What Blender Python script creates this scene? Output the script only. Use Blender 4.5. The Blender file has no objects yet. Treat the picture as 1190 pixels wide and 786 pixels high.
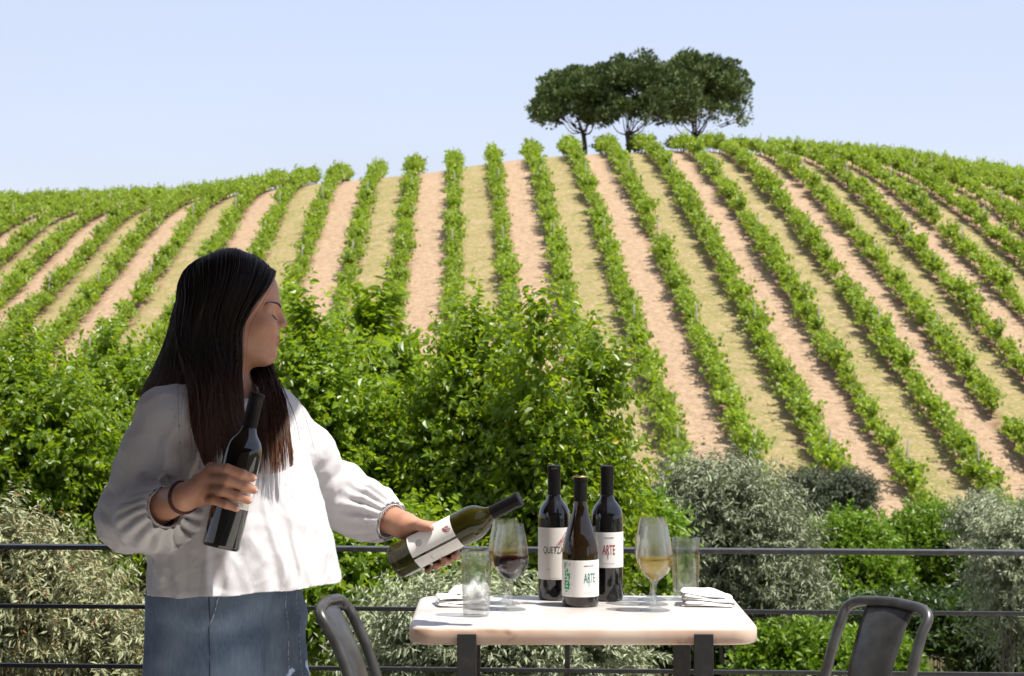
import bpy, bmesh, math, random
import numpy as np
from mathutils import Vector, Matrix

C = bpy.context.scene.collection
scene = bpy.context.scene
R_ = math.radians

# ------------------------------------------------------------------ camera
FPX, CX, CY, CAMH = 2500.0, 595.0, 393.0, 1.372      # photograph is 1190 x 786
cam_d = bpy.data.cameras.new('camera')
cam = bpy.data.objects.new('camera', cam_d)
C.objects.link(cam)
cam.location = (0, 0, CAMH)
cam.rotation_euler = (R_(90), 0, 0)
cam_d.sensor_width = 36
cam_d.lens = 36 * FPX / 1190
cam_d.clip_start = 0.05
cam_d.clip_end = 6000
cam_d.dof.use_dof = True
cam_d.dof.focus_distance = 4.5
cam_d.dof.aperture_fstop = 17
scene.camera = cam

# ------------------------------------------------------------------ light
SUN_EL, SUN_AZ = 66.0, 111.0                            # azimuth from +Y towards +X
world = bpy.data.worlds.new('World')
scene.world = world
world.use_nodes = True
wn = world.node_tree
for n in list(wn.nodes):
    wn.nodes.remove(n)
sky = wn.nodes.new('ShaderNodeTexSky')
sky.sky_type = 'NISHITA'
sky.sun_disc = False
sky.sun_elevation = R_(SUN_EL)
sky.sun_rotation = R_(SUN_AZ)
sky.air_density = 1.0
sky.dust_density = 0.4
sky.ozone_density = 4.0
bg = wn.nodes.new('ShaderNodeBackground')
bg.inputs['Strength'].default_value = 0.105
wo = wn.nodes.new('ShaderNodeOutputWorld')
tint = wn.nodes.new('ShaderNodeMix'); tint.data_type = 'RGBA'; tint.blend_type = 'MULTIPLY'; tint.inputs[0].default_value = 1.0
tint.inputs[7].default_value = (1.16, 0.94, 1.06, 1)
wn.links.new(sky.outputs['Color'], tint.inputs[6])
ctc = wn.nodes.new('ShaderNodeTexCoord'); cmp_ = wn.nodes.new('ShaderNodeMapping'); cmp_.inputs['Scale'].default_value = (1.2, 1.2, 6.0)
cmp_.inputs['Rotation'].default_value = (0, R_(12), 0)
cno = wn.nodes.new('ShaderNodeTexNoise'); cno.inputs['Scale'].default_value = 3.0; cno.inputs['Detail'].default_value = 7
crg = wn.nodes.new('ShaderNodeMapRange'); crg.inputs[1].default_value = 0.42; crg.inputs[2].default_value = 0.78; crg.inputs[3].default_value = 0.66; crg.inputs[4].default_value = 0.94
wn.links.new(ctc.outputs['Generated'], cmp_.inputs[0]); wn.links.new(cmp_.outputs[0], cno.inputs['Vector']); wn.links.new(cno.outputs[0], crg.inputs[0])
cmx = wn.nodes.new('ShaderNodeMix'); cmx.data_type = 'RGBA'; cmx.inputs[7].default_value = (3.45, 3.84, 4.5, 1)
wn.links.new(crg.outputs[0], cmx.inputs[0]); wn.links.new(tint.outputs[2], cmx.inputs[6])
wn.links.new(cmx.outputs[2], bg.inputs['Color'])
wn.links.new(bg.outputs['Background'], wo.inputs['Surface'])

sun_d = bpy.data.lights.new('sun', 'SUN')
sun_d.energy = 4.6
sun_d.angle = R_(0.5)
sun_d.color = (1.0, 0.955, 0.88)
sun = bpy.data.objects.new('sun', sun_d)
C.objects.link(sun)
e, a = R_(SUN_EL), R_(SUN_AZ)
SUNV = Vector((math.cos(e) * math.sin(a), math.cos(e) * math.cos(a), math.sin(e)))
sun.rotation_euler = SUNV.to_track_quat('Z', 'Y').to_euler()
sun.location = (20, 10, 30)

scene.view_settings.view_transform = 'Standard'
scene.view_settings.look = 'None'
scene.view_settings.exposure = 0.92
scene.view_settings.gamma = 1.0
scene.view_settings.use_curve_mapping = False
scene.cycles.max_bounces = 10
scene.cycles.transparent_max_bounces = 24
scene.cycles.caustics_reflective = False
scene.cycles.caustics_refractive = False
scene.cycles.sample_clamp_indirect = 6


def W(px, py, D):
    """world point seen at photograph pixel (px, py) at depth D"""
    return np.array([(px - CX) / FPX * D, D, CAMH - (py - CY) / FPX * D])


# ------------------------------------------------------------------ scene helpers
def tag(o, label=None, cat=None, group=None, kind=None):
    if label: o['label'] = label
    if cat: o['category'] = cat
    if group: o['group'] = group
    if kind: o['kind'] = kind
    return o


def empty(name, loc, label=None, cat=None, group=None, rz=0.0):
    o = bpy.data.objects.new(name, None)
    o.empty_display_size = 0.05
    C.objects.link(o)
    o.location = loc
    o.rotation_euler = (0, 0, rz)
    return tag(o, label, cat, group)


def mk(name, verts, faces, mats, parent=None, smooth=True, midx=None, loc=None):
    """faces: list of index arrays (n,k)"""
    me = bpy.data.meshes.new(name)
    verts = np.asarray(verts, dtype=np.float32).reshape(-1, 3)
    if isinstance(faces, np.ndarray):
        faces = [faces]
    fl = []
    ls = []
    for f in faces:
        f = np.asarray(f)
        if f.ndim == 2:
            if len(f) == 0: continue
            fl.append(f.reshape(-1)); ls.append(np.full(len(f), f.shape[1]))
        else:
            fl.append(f); ls.append(np.array([len(f)]))
    idx = np.concatenate(fl).astype(np.int32)
    tot = np.concatenate(ls).astype(np.int32)
    st = np.concatenate([[0], np.cumsum(tot)[:-1]]).astype(np.int32)
    me.vertices.add(len(verts)); me.vertices.foreach_set('co', verts.reshape(-1))
    me.loops.add(len(idx)); me.loops.foreach_set('vertex_index', idx)
    me.polygons.add(len(tot)); me.polygons.foreach_set('loop_start', st)
    me.polygons.foreach_set('loop_total', tot)
    if midx is not None:
        me.polygons.foreach_set('material_index', np.asarray(midx, dtype=np.int32))
    me.polygons.foreach_set('use_smooth', np.full(len(tot), bool(smooth)))
    me.update(calc_edges=True)
    me.validate()
    if not isinstance(mats, (list, tuple)): mats = [mats]
    for m in mats: me.materials.append(m)
    o = bpy.data.objects.new(name, me)
    C.objects.link(o)
    if parent is not None: o.parent = parent
    if loc is not None: o.location = loc
    return o


class MB:
    """collects shapes, builds one mesh"""
    def __init__(s):
        s.v = []; s.f = {}; s.n = 0

    def add(s, v, fs):
        v = np.asarray(v, float).reshape(-1, 3)
        if isinstance(fs, np.ndarray): fs = [fs]
        for f in fs:
            f = np.asarray(f, int)
            if f.ndim == 1: f = f[None]
            s.f.setdefault(f.shape[1], []).append(f + s.n)
        s.v.append(v); s.n += len(v)
        return s

    def box(s, c, size, M=None, bev=0.0):
        hx, hy, hz = [q / 2 for q in size]
        if bev <= 0:
            v = np.array([(x, y, z) for x in (-hx, hx) for y in (-hy, hy) for z in (-hz, hz)])
            f = np.array([(0, 1, 3, 2), (4, 6, 7, 5), (0, 4, 5, 1), (2, 3, 7, 6), (0, 2, 6, 4), (1, 5, 7, 3)])
            fs = [f]
        else:
            bm = bmesh.new()
            bmesh.ops.create_cube(bm, size=1.0, matrix=Matrix.Diagonal((size[0], size[1], size[2], 1)))
            bmesh.ops.bevel(bm, geom=bm.edges[:], offset=bev, segments=2, profile=0.6, affect='EDGES')
            bm.verts.index_update()
            v = np.array([q.co[:] for q in bm.verts])
            fs = [np.array([q.index for q in f.verts]) for f in bm.faces]
            bm.free()
        if M is not None: v = v @ np.asarray(M).T
        s.add(v + np.asarray(c), fs)
        return s

    def lathe(s, prof, n=40, c=(0, 0, 0), M=None):
        prof = np.asarray(prof, float)
        t = np.linspace(0, 2 * np.pi, n, endpoint=False)
        v = np.stack([prof[:, 0][:, None] * np.cos(t), prof[:, 0][:, None] * np.sin(t),
                      np.repeat(prof[:, 1][:, None], n, 1)], -1).reshape(-1, 3)
        m = len(prof)
        i = np.arange(m - 1)[:, None] * n; j = np.arange(n)[None]; j2 = (j + 1) % n
        f = np.stack([i + j, i + j2, i + n + j2, i + n + j], -1).reshape(-1, 4)
        if M is not None: v = v @ np.asarray(M).T
        s.add(v + np.asarray(c), [f])
        return s

    def tube(s, path, r, n=8, closed=False, cap=True):
        P = np.asarray(path, float); m = len(P)
        r = np.broadcast_to(np.asarray(r, float), (m,))
        if closed:
            T = np.roll(P, -1, 0) - np.roll(P, 1, 0)
        else:
            T = np.gradient(P, axis=0)
        T /= np.linalg.norm(T, axis=1)[:, None] + 1e-12
        up = np.array([0.13, 0.21, 0.97]) if abs(T[0][2]) < 0.9 else np.array([0.97, 0.13, 0.2])
        N = np.zeros_like(P); x = up - T[0] * (up @ T[0])
        for i in range(m):
            x = x - T[i] * (x @ T[i]); x /= np.linalg.norm(x) + 1e-12
            N[i] = x
        B = np.cross(T, N)
        t = np.linspace(0, 2 * np.pi, n, endpoint=False)
        v = P[:, None] + r[:, None, None] * (np.cos(t)[None, :, None] * N[:, None] + np.sin(t)[None, :, None] * B[:, None])
        k = m if closed else m - 1
        i = np.arange(k)[:, None]; j = np.arange(n)[None]; j2 = (j + 1) % n; i2 = (i + 1) % m
        f = np.stack([i * n + j, i * n + j2, i2 * n + j2, i2 * n + j], -1).reshape(-1, 4)
        fs = [f]
        if cap and not closed:
            fs += [np.arange(n)[::-1], np.arange(n) + (m - 1) * n]
        s.add(v.reshape(-1, 3), fs)
        return s

    def build(s, name, mat, parent=None, smooth=True, loc=None):
        fs = [np.concatenate(s.f[k]) for k in sorted(s.f)]
        return mk(name, np.concatenate(s.v), fs, mat, parent, smooth, loc=loc)


def autosmooth(o, ang=35):
    me = o.data
    me.set_sharp_from_angle(angle=R_(ang))
    return o


def rotz(t):
    c, s = math.cos(t), math.sin(t)
    return np.array([[c, -s, 0], [s, c, 0], [0, 0, 1]])


def frame_from_axis(ax, hint=(0, 0, 1)):
    z = np.asarray(ax, float); z = z / np.linalg.norm(z)
    x = np.asarray(hint, float); x = x - z * (x @ z); x /= np.linalg.norm(x)
    return np.stack([x, np.cross(z, x), z], 1)        # columns


def catmull(P, n):
    P = np.asarray(P, float); m = len(P)
    Q = np.vstack([2 * P[0] - P[1], P, 2 * P[-1] - P[-2]])
    t = np.linspace(0, m - 1 - 1e-9, n); i = t.astype(int); u = (t - i)[:, None]
    p0, p1, p2, p3 = Q[i], Q[i + 1], Q[i + 2], Q[i + 3]
    return 0.5 * (2 * p1 + (p2 - p0) * u + (2 * p0 - 5 * p1 + 4 * p2 - p3) * u ** 2 + (3 * p1 - p0 - 3 * p2 + p3) * u ** 3)


# ------------------------------------------------------------------ materials
def mat_new(name):
    m = bpy.data.materials.new(name); m.use_nodes = True
    nt = m.node_tree; nt.nodes.clear()
    return m, nt, nt.nodes, nt.links


def principled(name, col, rough=0.5, metal=0.0, noise=None, bump=None, coat=0.0, spec=0.5, sss=0.0, sheen=0.0, trans=0.0, ior=1.45):
    """noise=(scale, colour2, contrast lo, hi[, stretch]) ; bump=(scale, strength, distance)"""
    m, nt, N, L = mat_new(name)
    p = N.new('ShaderNodeBsdfPrincipled'); o = N.new('ShaderNodeOutputMaterial')
    p.inputs['Base Color'].default_value = (*col, 1)
    p.inputs['Roughness'].default_value = rough
    p.inputs['Metallic'].default_value = metal
    p.inputs['Specular IOR Level'].default_value = spec
    p.inputs['Coat Weight'].default_value = coat
    p.inputs['Coat Roughness'].default_value = 0.05
    p.inputs['Transmission Weight'].default_value = trans
    p.inputs['IOR'].default_value = ior
    if sss:
        p.inputs['Subsurface Weight'].default_value = sss
        p.inputs['Subsurface Radius'].default_value = (1.0, 0.35, 0.2)
        p.inputs['Subsurface Scale'].default_value = 0.008
    if sheen:
        p.inputs['Sheen Weight'].default_value = sheen
    tc = N.new('ShaderNodeTexCoord')
    if noise:
        mp = N.new('ShaderNodeMapping')
        if len(noise) > 4: mp.inputs['Scale'].default_value = noise[4]
        L.new(tc.outputs['Object'], mp.inputs['Vector'])
        n = N.new('ShaderNodeTexNoise'); n.inputs['Scale'].default_value = noise[0]; n.inputs['Detail'].default_value = 6
        L.new(mp.outputs[0], n.inputs['Vector'])
        r = N.new('ShaderNodeMapRange'); r.inputs[1].default_value = noise[2]; r.inputs[2].default_value = noise[3]
        L.new(n.outputs[0], r.inputs[0])
        mx = N.new('ShaderNodeMix'); mx.data_type = 'RGBA'
        mx.inputs[6].default_value = (*col, 1); mx.inputs[7].default_value = (*noise[1], 1)
        L.new(r.outputs[0], mx.inputs[0]); L.new(mx.outputs[2], p.inputs['Base Color'])
    if bump:
        n2 = N.new('ShaderNodeTexNoise'); n2.inputs['Scale'].default_value = bump[0]; n2.inputs['Detail'].default_value = 5
        L.new(tc.outputs['Object'], n2.inputs['Vector'])
        b = N.new('ShaderNodeBump'); b.inputs['Strength'].default_value = bump[1]; b.inputs['Distance'].default_value = bump[2]
        L.new(n2.outputs[0], b.inputs['Height']); L.new(b.outputs[0], p.inputs['Normal'])
    L.new(p.outputs[0], o.inputs[0])
    m['p'] = p.name
    return m


def leaf_mat(name, c1, c2, trans_c, rough=0.45, trans=0.35, rare=None, spec=0.5):
    m, nt, N, L = mat_new(name)
    p = N.new('ShaderNodeBsdfPrincipled'); o = N.new('ShaderNodeOutputMaterial')
    g = N.new('ShaderNodeNewGeometry'); oi = N.new('ShaderNodeObjectInfo')
    mx = N.new('ShaderNodeMix'); mx.data_type = 'RGBA'
    mx.inputs[6].default_value = (*c1, 1); mx.inputs[7].default_value = (*c2, 1)
    L.new(g.outputs['Random Per Island'], mx.inputs[0])
    hs = N.new('ShaderNodeHueSaturation')
    mr = N.new('ShaderNodeMapRange'); mr.inputs[3].default_value = 0.8; mr.inputs[4].default_value = 1.2
    L.new(oi.outputs['Random'], mr.inputs[0]); L.new(mr.outputs[0], hs.inputs['Value'])
    L.new(mx.outputs[2], hs.inputs['Color'])
    colout = hs.outputs[0]
    if rare:
        lt = N.new('ShaderNodeMath'); lt.operation = 'LESS_THAN'; lt.inputs[1].default_value = rare[1]
        wn_ = N.new('ShaderNodeTexWhiteNoise'); wn_.noise_dimensions = '1D'
        L.new(g.outputs['Random Per Island'], wn_.inputs['W']); L.new(wn_.outputs['Value'], lt.inputs[0])
        m2 = N.new('ShaderNodeMix'); m2.data_type = 'RGBA'; m2.inputs[7].default_value = (*rare[0], 1)
        L.new(lt.outputs[0], m2.inputs[0]); L.new(colout, m2.inputs[6]); colout = m2.outputs[2]
    L.new(colout, p.inputs['Base Color'])
    p.inputs['Roughness'].default_value = rough
    p.inputs['Specular IOR Level'].default_value = spec
    t = N.new('ShaderNodeBsdfTranslucent'); t.inputs['Color'].default_value = (*trans_c, 1)
    ms = N.new('ShaderNodeMixShader'); ms.inputs[0].default_value = trans
    L.new(p.outputs[0], ms.inputs[1]); L.new(t.outputs[0], ms.inputs[2]); L.new(ms.outputs[0], o.inputs[0])
    return m


def thin_glass(name, tint=(0.97, 0.985, 0.98), facing=0.18, real=0.36):
    m, nt, N, L = mat_new(name)
    o = N.new('ShaderNodeOutputMaterial')
    tr = N.new('ShaderNodeBsdfTransparent'); tr.inputs[0].default_value = (*tint, 1)
    gl = N.new('ShaderNodeBsdfGlossy'); gl.inputs['Roughness'].default_value = 0.02
    lw = N.new('ShaderNodeLayerWeight'); lw.inputs[0].default_value = facing
    fr = N.new('ShaderNodeMapRange'); fr.inputs[3].default_value = 0.03; fr.inputs[4].default_value = 0.85
    pw = N.new('ShaderNodeMath'); pw.operation = 'POWER'; pw.inputs[1].default_value = 1.6
    L.new(lw.outputs['Facing'], pw.inputs[0]); L.new(pw.outputs[0], fr.inputs[0])
    ms = N.new('ShaderNodeMixShader')
    L.new(fr.outputs[0], ms.inputs[0]); L.new(tr.outputs[0], ms.inputs[1]); L.new(gl.outputs[0], ms.inputs[2])
    rg = N.new('ShaderNodeBsdfGlass'); rg.inputs['IOR'].default_value = 1.5; rg.inputs['Roughness'].default_value = 0.0
    m2 = N.new('ShaderNodeMixShader'); m2.inputs[0].default_value = real
    L.new(ms.outputs[0], m2.inputs[1]); L.new(rg.outputs[0], m2.inputs[2])
    L.new(m2.outputs[0], o.inputs[0])
    return m


def liquid(name, col, clear=0.45):
    m, nt, N, L = mat_new(name)
    o = N.new('ShaderNodeOutputMaterial')
    g = N.new('ShaderNodeBsdfGlass'); g.inputs['Color'].default_value = (*col, 1); g.inputs['IOR'].default_value = 1.33
    g.inputs['Roughness'].default_value = 0.0
    t = N.new('ShaderNodeBsdfTransparent'); t.inputs[0].default_value = (*col, 1)
    ms = N.new('ShaderNodeMixShader'); ms.inputs[0].default_value = clear
    L.new(g.outputs[0], ms.inputs[1]); L.new(t.outputs[0], ms.inputs[2]); L.new(ms.outputs[0], o.inputs[0])
    return m

# ------------------------------------------------------------------ terrain
COEF = np.array([2.131, 12.367, 1.15, 1.363, 2.865, -1.311, -1.812, -0.475, -2.499, -0.574])
ROWS, ROWK0, ROWM = 2.5, -0.95, (530 - 595) / 2500.0       # vine row spacing, index offset, heading


def poly(X, D):
    D0 = np.clip(D, 62, 175); d = (D0 - 90) / 50; u = np.clip(X, -38, 36) / 25
    z = (COEF[0] + COEF[1] * d + COEF[2] * u + COEF[3] * d * d + COEF[4] * u * d + COEF[5] * u * u + COEF[6] * d ** 3
         + COEF[7] * u * u * d + COEF[8] * u * d * d + COEF[9] * u ** 3) - 0.72
    lo = np.clip(62 - D, 0, 32)
    return z - 0.035 * lo + 0.0004 * lo * lo


TOPX = np.array([-700, -100, 0, 100, 200, 275, 340, 400, 450, 500, 530, 575, 620, 660, 720, 790, 870, 960, 1040, 1120, 1190, 1300, 1900])
TOPY = np.array([255, 222, 218, 216, 212, 205, 195, 190, 185, 180, 175, 168, 163, 160, 157, 154, 156, 161, 168, 180, 190, 212, 330])
_px = np.linspace(-700, 1900, 131)
_T = np.interp(_px, TOPX, TOPY) + 21                                  # ground skyline, photograph pixels
_A = np.interp(_px, [-700, 150, 300, 450, 600, 850, 1000, 1190, 1900], [44, 44, 26, 10, 6, 8, 20, 30, 34])
_X = np.interp(_px, [-700, 150, 400, 550, 850, 1000, 1190, 1900], [24, 22, 8, 3, 3, 8, 10, 10])
_dk = []; _tau = []
for q, t, A_ in zip(_px, _T, _A):
    Ds = np.arange(85, 172, 0.5)
    yy = CY - (poly((q - CX) / FPX * Ds, Ds) - CAMH) * FPX / Ds
    ok = np.nonzero(yy <= t + A_)[0]
    i = min(ok[0] if len(ok) else int(yy.argmin()), len(Ds) - 3)
    _dk.append(Ds[i]); _tau.append(A_ / np.clip((yy[i - 2] - yy[i + 2]) / 2.0, .6, 8))
sm = lambda v: np.convolve(np.pad(v, 4, 'edge'), np.ones(9) / 9, 'valid')
_dk = sm(np.array(_dk)); _tau = sm(np.array(_tau)); _de = _dk + 2.6 * _tau + _X


def crest(X, Y):
    return np.interp(CX + FPX * X / np.maximum(Y, 1), _px, _de)


def ground(X, Y):
    X = np.asarray(X, float); Y = np.asarray(Y, float)
    Yp = np.maximum(Y, 1.0)
    q = CX + FPX * X / Yp
    dk = np.interp(q, _px, _dk); ta = np.interp(q, _px, _tau); de = np.interp(q, _px, _de); t = np.interp(q, _px, _T)
    yk = CY - (poly(X / Yp * dk, dk) - CAMH) * FPX / dk                 # where the slope starts to ease
    Yc = np.minimum(Yp, de)
    e1 = np.maximum(Yc - dk, 0)
    zy = t + (yk - t) * np.exp(-e1 / ta)
    z = np.where(Yp > dk, CAMH - (zy - CY) / FPX * Yc, poly(X, Yp))
    e2 = np.maximum(Yp - de, 0)
    z = z - np.minimum(0.02 * e2 + 0.0016 * e2 * e2, 40)
    near = np.clip((30 - Yp) / 22, 0, 1)
    zn = -5.2 + 2.0 * near * near
    w = np.clip((Yp - 24) / 14, 0, 1); w = w * w * (3 - 2 * w)
    return zn * (1 - w) + z * w


def gmat():
    m, nt, N, L = mat_new('hill_soil')
    p = N.new('ShaderNodeBsdfPrincipled'); o = N.new('ShaderNodeOutputMaterial')
    tc = N.new('ShaderNodeTexCoord'); sx = N.new('ShaderNodeSeparateXYZ')
    L.new(tc.outputs['Object'], sx.inputs[0])

    def mth(op, a, b=None):
        n = N.new('ShaderNodeMath'); n.operation = op
        for i, q in enumerate((a, b)):
            if q is None: continue
            if isinstance(q, (int, float)): n.inputs[i].default_value = q
            else: L.new(q, n.inputs[i])
        return n.outputs[0]

    def noise(scale, det=6, rough=0.6):
        n = N.new('ShaderNodeTexNoise'); n.inputs['Scale'].default_value = scale; n.inputs['Detail'].default_value = det
        n.inputs['Roughness'].default_value = rough
        L.new(tc.outputs['Object'], n.inputs['Vector']); return n.outputs[0]

    def mix(f, a, b):
        n = N.new('ShaderNodeMix'); n.data_type = 'RGBA'
        L.new(f, n.inputs[0])
        for i, q in ((6, a), (7, b)):
            if isinstance(q, tuple): n.inputs[i].default_value = (*q, 1)
            else: L.new(q, n.inputs[i])
        return n.outputs[2]

    def mr(v, a, b, c=0.0, d=1.0):
        n = N.new('ShaderNodeMapRange'); n.inputs[1].default_value = a; n.inputs[2].default_value = b
        n.inputs[3].default_value = c; n.inputs[4].default_value = d
        L.new(v, n.inputs[0]); return n.outputs[0]

    wob = mr(noise(0.35, 3), 0, 1, -0.12, 0.12)
    k = mth('ADD', mth('ADD', mth('DIVIDE', mth('SUBTRACT', sx.outputs[0], mth('MULTIPLY', sx.outputs[1], ROWM)), ROWS), ROWK0), wob)
    fr = mth('FRACT', mth('MULTIPLY', k, 0.5))                     # 0..0.5 tilled strip, 0.5..1 grassy strip
    grassy = mth('MULTIPLY', mr(fr, 0.47, 0.54), mr(fr, 0.97, 1.0, 1.0, 0.0))
    mid = mth('ABSOLUTE', mth('SUBTRACT', mth('FRACT', k), 0.5))   # 0 between rows, .5 under the vines
    pat = noise(1.3, 8, 0.7)
    soil = mix(mr(noise(3.0, 8, 0.7), 0.3, 0.7), (0.32, 0.22, 0.14), (0.52, 0.375, 0.255))
    soil = mix(mr(noise(5, 6, 0.75), 0.50, 0.70), soil, (0.24, 0.15, 0.09))
    grass = mix(mr(pat, 0.35, 0.65), (0.33, 0.265, 0.130), (0.20, 0.20, 0.065))
    grass = mix(mr(noise(6, 4), 0.5, 0.7), grass, (0.50, 0.36, 0.20))
    tuft = mr(noise(0.7, 7, 0.75), 0.58, 0.70)
    soil = mix(mth('MULTIPLY', tuft, 0.75), soil, (0.27, 0.24, 0.10))
    gw = mth('MULTIPLY', grassy, mr(noise(0.9, 5, 0.65), 0.25, 0.5))
    c = mix(gw, soil, grass)
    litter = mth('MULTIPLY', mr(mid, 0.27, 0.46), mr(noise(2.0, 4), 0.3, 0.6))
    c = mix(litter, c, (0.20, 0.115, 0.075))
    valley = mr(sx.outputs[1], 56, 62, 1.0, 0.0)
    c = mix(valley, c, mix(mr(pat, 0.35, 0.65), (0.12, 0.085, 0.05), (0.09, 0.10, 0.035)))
    L.new(c, p.inputs['Base Color'])
    p.inputs['Roughness'].default_value = 0.95; p.inputs['Specular IOR Level'].default_value = 0.1
    b = N.new('ShaderNodeBump'); b.inputs['Strength'].default_value = 0.9; b.inputs['Distance'].default_value = 0.18
    L.new(noise(4, 8, 0.75), b.inputs['Height']); L.new(b.outputs[0], p.inputs['Normal'])
    L.new(p.outputs[0], o.inputs[0])
    return m


gx = np.unique(np.concatenate([np.linspace(-2500, -60, 24), np.arange(-60, 60.1, 1.0), np.linspace(60, 2500, 24)]))
gy = np.unique(np.concatenate([np.linspace(-300, 0, 6), np.arange(0, 60, 2.0), np.arange(60, 215.1, 1.0), np.linspace(215, 3500, 30)]))
GX, GY = np.meshgrid(gx, gy)
GZ = ground(GX, GY)
nx, ny = len(gx), len(gy)
i = np.arange(ny - 1)[:, None] * nx + np.arange(nx - 1)[None]
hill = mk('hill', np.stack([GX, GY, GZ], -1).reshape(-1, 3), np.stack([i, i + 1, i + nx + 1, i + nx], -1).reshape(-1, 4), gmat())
hill['kind'] = 'structure'

# ------------------------------------------------------------------ foliage builder
def unit(v):
    return v / (np.linalg.norm(v, axis=-1, keepdims=True) + 1e-9)


def leaves(P, A, Nn, L, Wd, fold=0.18, droop=0.15, quads=True):
    """P base, A axis, Nn normal, all (n,3); L, Wd (n,)"""
    A = unit(A); S = unit(np.cross(A, Nn)); Nn = np.cross(S, A)
    L = L[:, None]; Wd = Wd[:, None]; n = len(P)
    tip = P + L * A - droop * L * Nn
    if quads:
        f1 = P + 0.32 * L * A; f2 = P + 0.70 * L * A - droop * 0.4 * L * Nn
        v = np.stack([P, f1 + 0.5 * Wd * S + fold * Wd * Nn, f2 + 0.36 * Wd * S + fold * .8 * Wd * Nn, tip,
                      f2 - 0.36 * Wd * S + fold * .8 * Wd * Nn, f1 - 0.5 * Wd * S + fold * Wd * Nn], 1)
        b = np.arange(n)[:, None] * 6
        f = np.concatenate([b + np.array([0, 1, 2, 3]), b + np.array([0, 3, 4, 5])])
    else:
        f1 = P + 0.45 * L * A
        v = np.stack([P, f1 + 0.5 * Wd * S, tip, f1 - 0.5 * Wd * S], 1)
        b = np.arange(n)[:, None] * 4
        f = b + np.array([0, 1, 2, 3])
    return v.reshape(-1, 3), f


def shoots_to_leaves(rng, S, D, Ls, per, L, Wd, grav=0.25, spread=0.9, up=0.8, lhang=0.35, **kw):
    """S starts (m,3), D directions, Ls lengths (m,), per leaves on each; returns leaf mesh and shoot polylines"""
    m = len(S)
    t = (np.arange(per) + 0.5) / per
    t = np.clip(t[None] + rng.uniform(-.4, .4, (m, per)) / per, 0, 1)[..., None]
    D = unit(D); g = np.array([0, 0, -1.0])
    P = S[:, None] + Ls[:, None, None] * (D[:, None] * t + grav * t * t * g)
    T = unit(D[:, None] + 2 * grav * t * g)
    side = rng.normal(size=(m, per, 3))
    side = unit(side - T * (side * T).sum(-1, keepdims=True))
    A = unit(T * 0.5 + side * spread + lhang * g)
    Nn = unit(rng.normal(size=(m, per, 3)) * 0.6 + np.array([0, 0, up]) + side * 0.2)
    ln = L * rng.uniform(0.5, 1.35, m * per) * (1 - 0.35 * t.reshape(-1) ** 3)
    v, f = leaves(P.reshape(-1, 3), A.reshape(-1, 3), Nn.reshape(-1, 3), ln, ln * Wd / L * rng.uniform(.8, 1.1, m * per), **kw)
    return v, f


# ------------------------------------------------------------------ vineyard rows
m_vine = leaf_mat('vine_leaf', (0.085, 0.150, 0.008), (0.27, 0.36, 0.028), (0.38, 0.52, 0.025), rough=0.5, trans=0.38)
m_vwood = principled('vine_wood', (0.10, 0.07, 0.05), 0.9)
m_post = principled('vine_post', (0.22, 0.19, 0.16), 0.8)
vine_meshes = []
for vi in range(9):
    rng = np.random.default_rng(100 + vi)
    m = 36
    ycord = rng.uniform(-0.66, 0.66, m)
    S = np.stack([rng.normal(0, .09, m), ycord, rng.uniform(.30, .74, m)], 1)
    D = np.stack([rng.normal(0, .60, m), rng.normal(0, .45, m), rng.uniform(.10, 1.35, m)], 1)
    v, f = shoots_to_leaves(rng, S, D, rng.uniform(.28, .84, m), 14, .168, .16, grav=.22, quads=False, up=1.0)
    n_leaf = len(f)
    w = MB()
    w.tube([(0, 0, -.25), (.02, .01, .25), (-.01, 0, .62)], [.035, .03, .025], 5)
    w.tube([(0, -.55, .66), (0, 0, .62), (0, .55, .66)], [.012, .018, .012], 4)
    wv = np.concatenate(w.v); wf = np.concatenate(w.f[4]) if 4 in w.f else None
    fs = [f, np.concatenate(w.f[4]) + len(v)]
    o = mk('vine', np.concatenate([v, wv]), [np.concatenate(fs)], [m_vine, m_vwood], smooth=False,
           midx=np.concatenate([np.zeros(n_leaf), np.ones(len(fs[1]))]))
    vine_meshes.append(o.data)
    bpy.data.objects.remove(o)
pw = MB(); pw.tube([(0, 0, -.3), (0, 0, 1.5)], [.035, .03], 6)
po = pw.build('post', m_post); post_mesh = po.data; bpy.data.objects.remove(po)

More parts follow.
